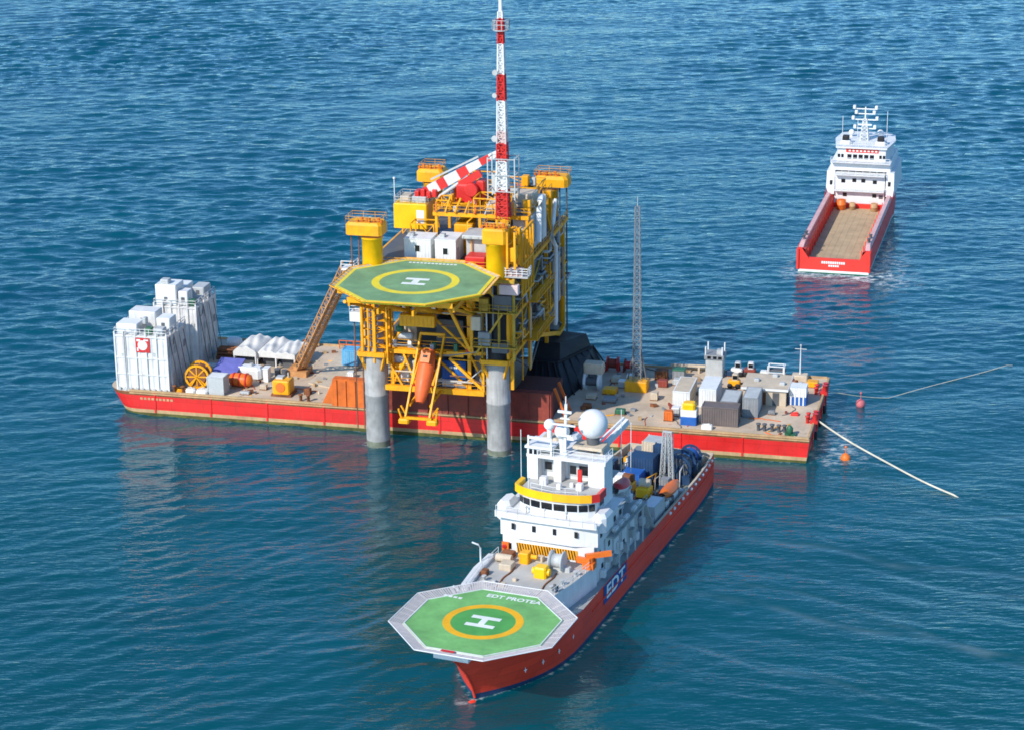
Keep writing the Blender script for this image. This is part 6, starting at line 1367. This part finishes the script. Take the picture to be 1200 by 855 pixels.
    b = MB(); b.lattice((49.5,.3,14.2),(49.5,.3,18.6),1.6,.7,6,.1,.06); b.beam((49.5,.3,18.4),(49.5,.3,21.0),.25); ms = part(t, 'mast', b, SHIPW)
    for (z,w_) in ((16.6,2.2),(18.4,2.6),(19.6,2.0),(20.6,2.4)):
        g = MB(); g.beam((49.4,.3-w_,z),(49.4,.3+w_,z),.16,.22); g.cbox(49,49.8,.3-w_-.1,.3-w_+.5,z,z+.7,.1); g.cbox(49,49.8,.3+w_-.5,.3+w_+.1,z,z+.7,.1); part_sub(ms, 'yard', g, SHIPW)
    g = MB(); g.box(48.9,49.1,-1.1,1.7,17.3,17.6); part_sub(ms, 'radar_scanner', g, SHIPW)
    for (u,y,z) in ((47,4.5,19.5),(47,-4.4,20.8),(52,2,18)):
        b = MB(); b.tube((u,y,14.2),(u,y,z),.06,n=5); part(t, 'whip_aerial', b, SHIPW)
    for (u,y,z,r_) in ((52,-2.6,15.2,.7),(52,3.2,15.1,.6)):
        b = MB(); b.ball((u,y,z),r_,14,8); b.tube((u,y,14.2),(u,y,z-.4),.2,n=8); part(t, 'radome', b, SHIPW)
    b = MB(); b.box(41.0,41.55,-4.95,4.95,2.02,2.9); part(t, 'house_base', b, SUPR)
    return t
supply_vessel()
def drum(label, u, v, m, r_, h):
    b = MB(); b.lathe([(r_*.9,0),(r_,.05),(r_,h*.48),(r_*1.06,h*.5),(r_,h*.52),(r_,h-.05),(r_*.9,h)],(u,v,2.04),14)
    single('deck_drum', label, 'drum', SUP, (u,v,2.04), b, m)
drum('orange drum on the supply vessel\'s cargo deck beside the white house', 39.6, 3.4, ORANGE, .9, 2.0)
drum('tan drum between the orange drum and the other tan drum on the cargo deck', 39.9, 1.2, TAN, .6, 1.4)
drum('tan drum at the right end of the supply vessel\'s cargo deck', 39.4, -3.2, TAN, .7, 1.6)
# ------------------------------------------------------------------ light, sky, camera
SUN_AZ, SUN_EL = 227., 36.
sd = Vector((math.cos(R(SUN_AZ))*math.cos(R(SUN_EL)), math.sin(R(SUN_AZ))*math.cos(R(SUN_EL)), math.sin(R(SUN_EL))))
sl = bpy.data.lights.new('sun', 'SUN'); sl.energy = 4.7; sl.angle = R(.53); sl.color = (1, .945, .86)
so = bpy.data.objects.new('sun', sl); col.objects.link(so); so.location = sd*500; so.rotation_euler = (-sd).to_track_quat('-Z', 'Y').to_euler()
w = bpy.data.worlds.new('World'); sc.world = w; w.use_nodes = True; nt = w.node_tree
sky = nt.nodes.new('ShaderNodeTexSky'); sky.sky_type = 'NISHITA'; sky.sun_disc = False
sky.sun_elevation = R(SUN_EL); sky.sun_rotation = math.atan2(sd.x, sd.y); sky.air_density = 1.; sky.dust_density = .4; sky.ozone_density = 2.5
tint = nt.nodes.new('ShaderNodeMix'); tint.data_type = 'RGBA'; tint.blend_type = 'MULTIPLY'; tint.inputs[0].default_value = 1.; tint.inputs[7].default_value = (.72,1.09,1.35,1)
nt.links.new(sky.outputs[0], tint.inputs[6]); nt.links.new(tint.outputs[2], nt.nodes['Background'].inputs[0]); nt.nodes['Background'].inputs[1].default_value = .15
cd = bpy.data.cameras.new('camera'); co = bpy.data.objects.new('camera', cd); col.objects.link(co); sc.camera = co
cd.sensor_width = 36; cd.lens = 36*2660/1200; cd.clip_start = 1; cd.clip_end = 40000
p = R(18.5); r_ = R(-.7); Fv = Vector((0, math.cos(p), -math.sin(p))); Rv = Vector((1,0,0)); Uv = Rv.cross(Fv)
R2 = Rv*math.cos(r_) + Uv*math.sin(r_); U2 = Uv*math.cos(r_) - Rv*math.sin(r_)
mw = Matrix((R2, U2, -Fv)).transposed().to_4x4(); mw.translation = (0, 0, 118); co.matrix_world = mw
sc.view_settings.view_transform = 'Standard'; sc.view_settings.look = 'None'; sc.view_settings.exposure = 0
sc.render.engine = 'CYCLES'; sc.cycles.use_denoising = True; sc.cycles.max_bounces = 6; sc.cycles.filter_width = 1.7
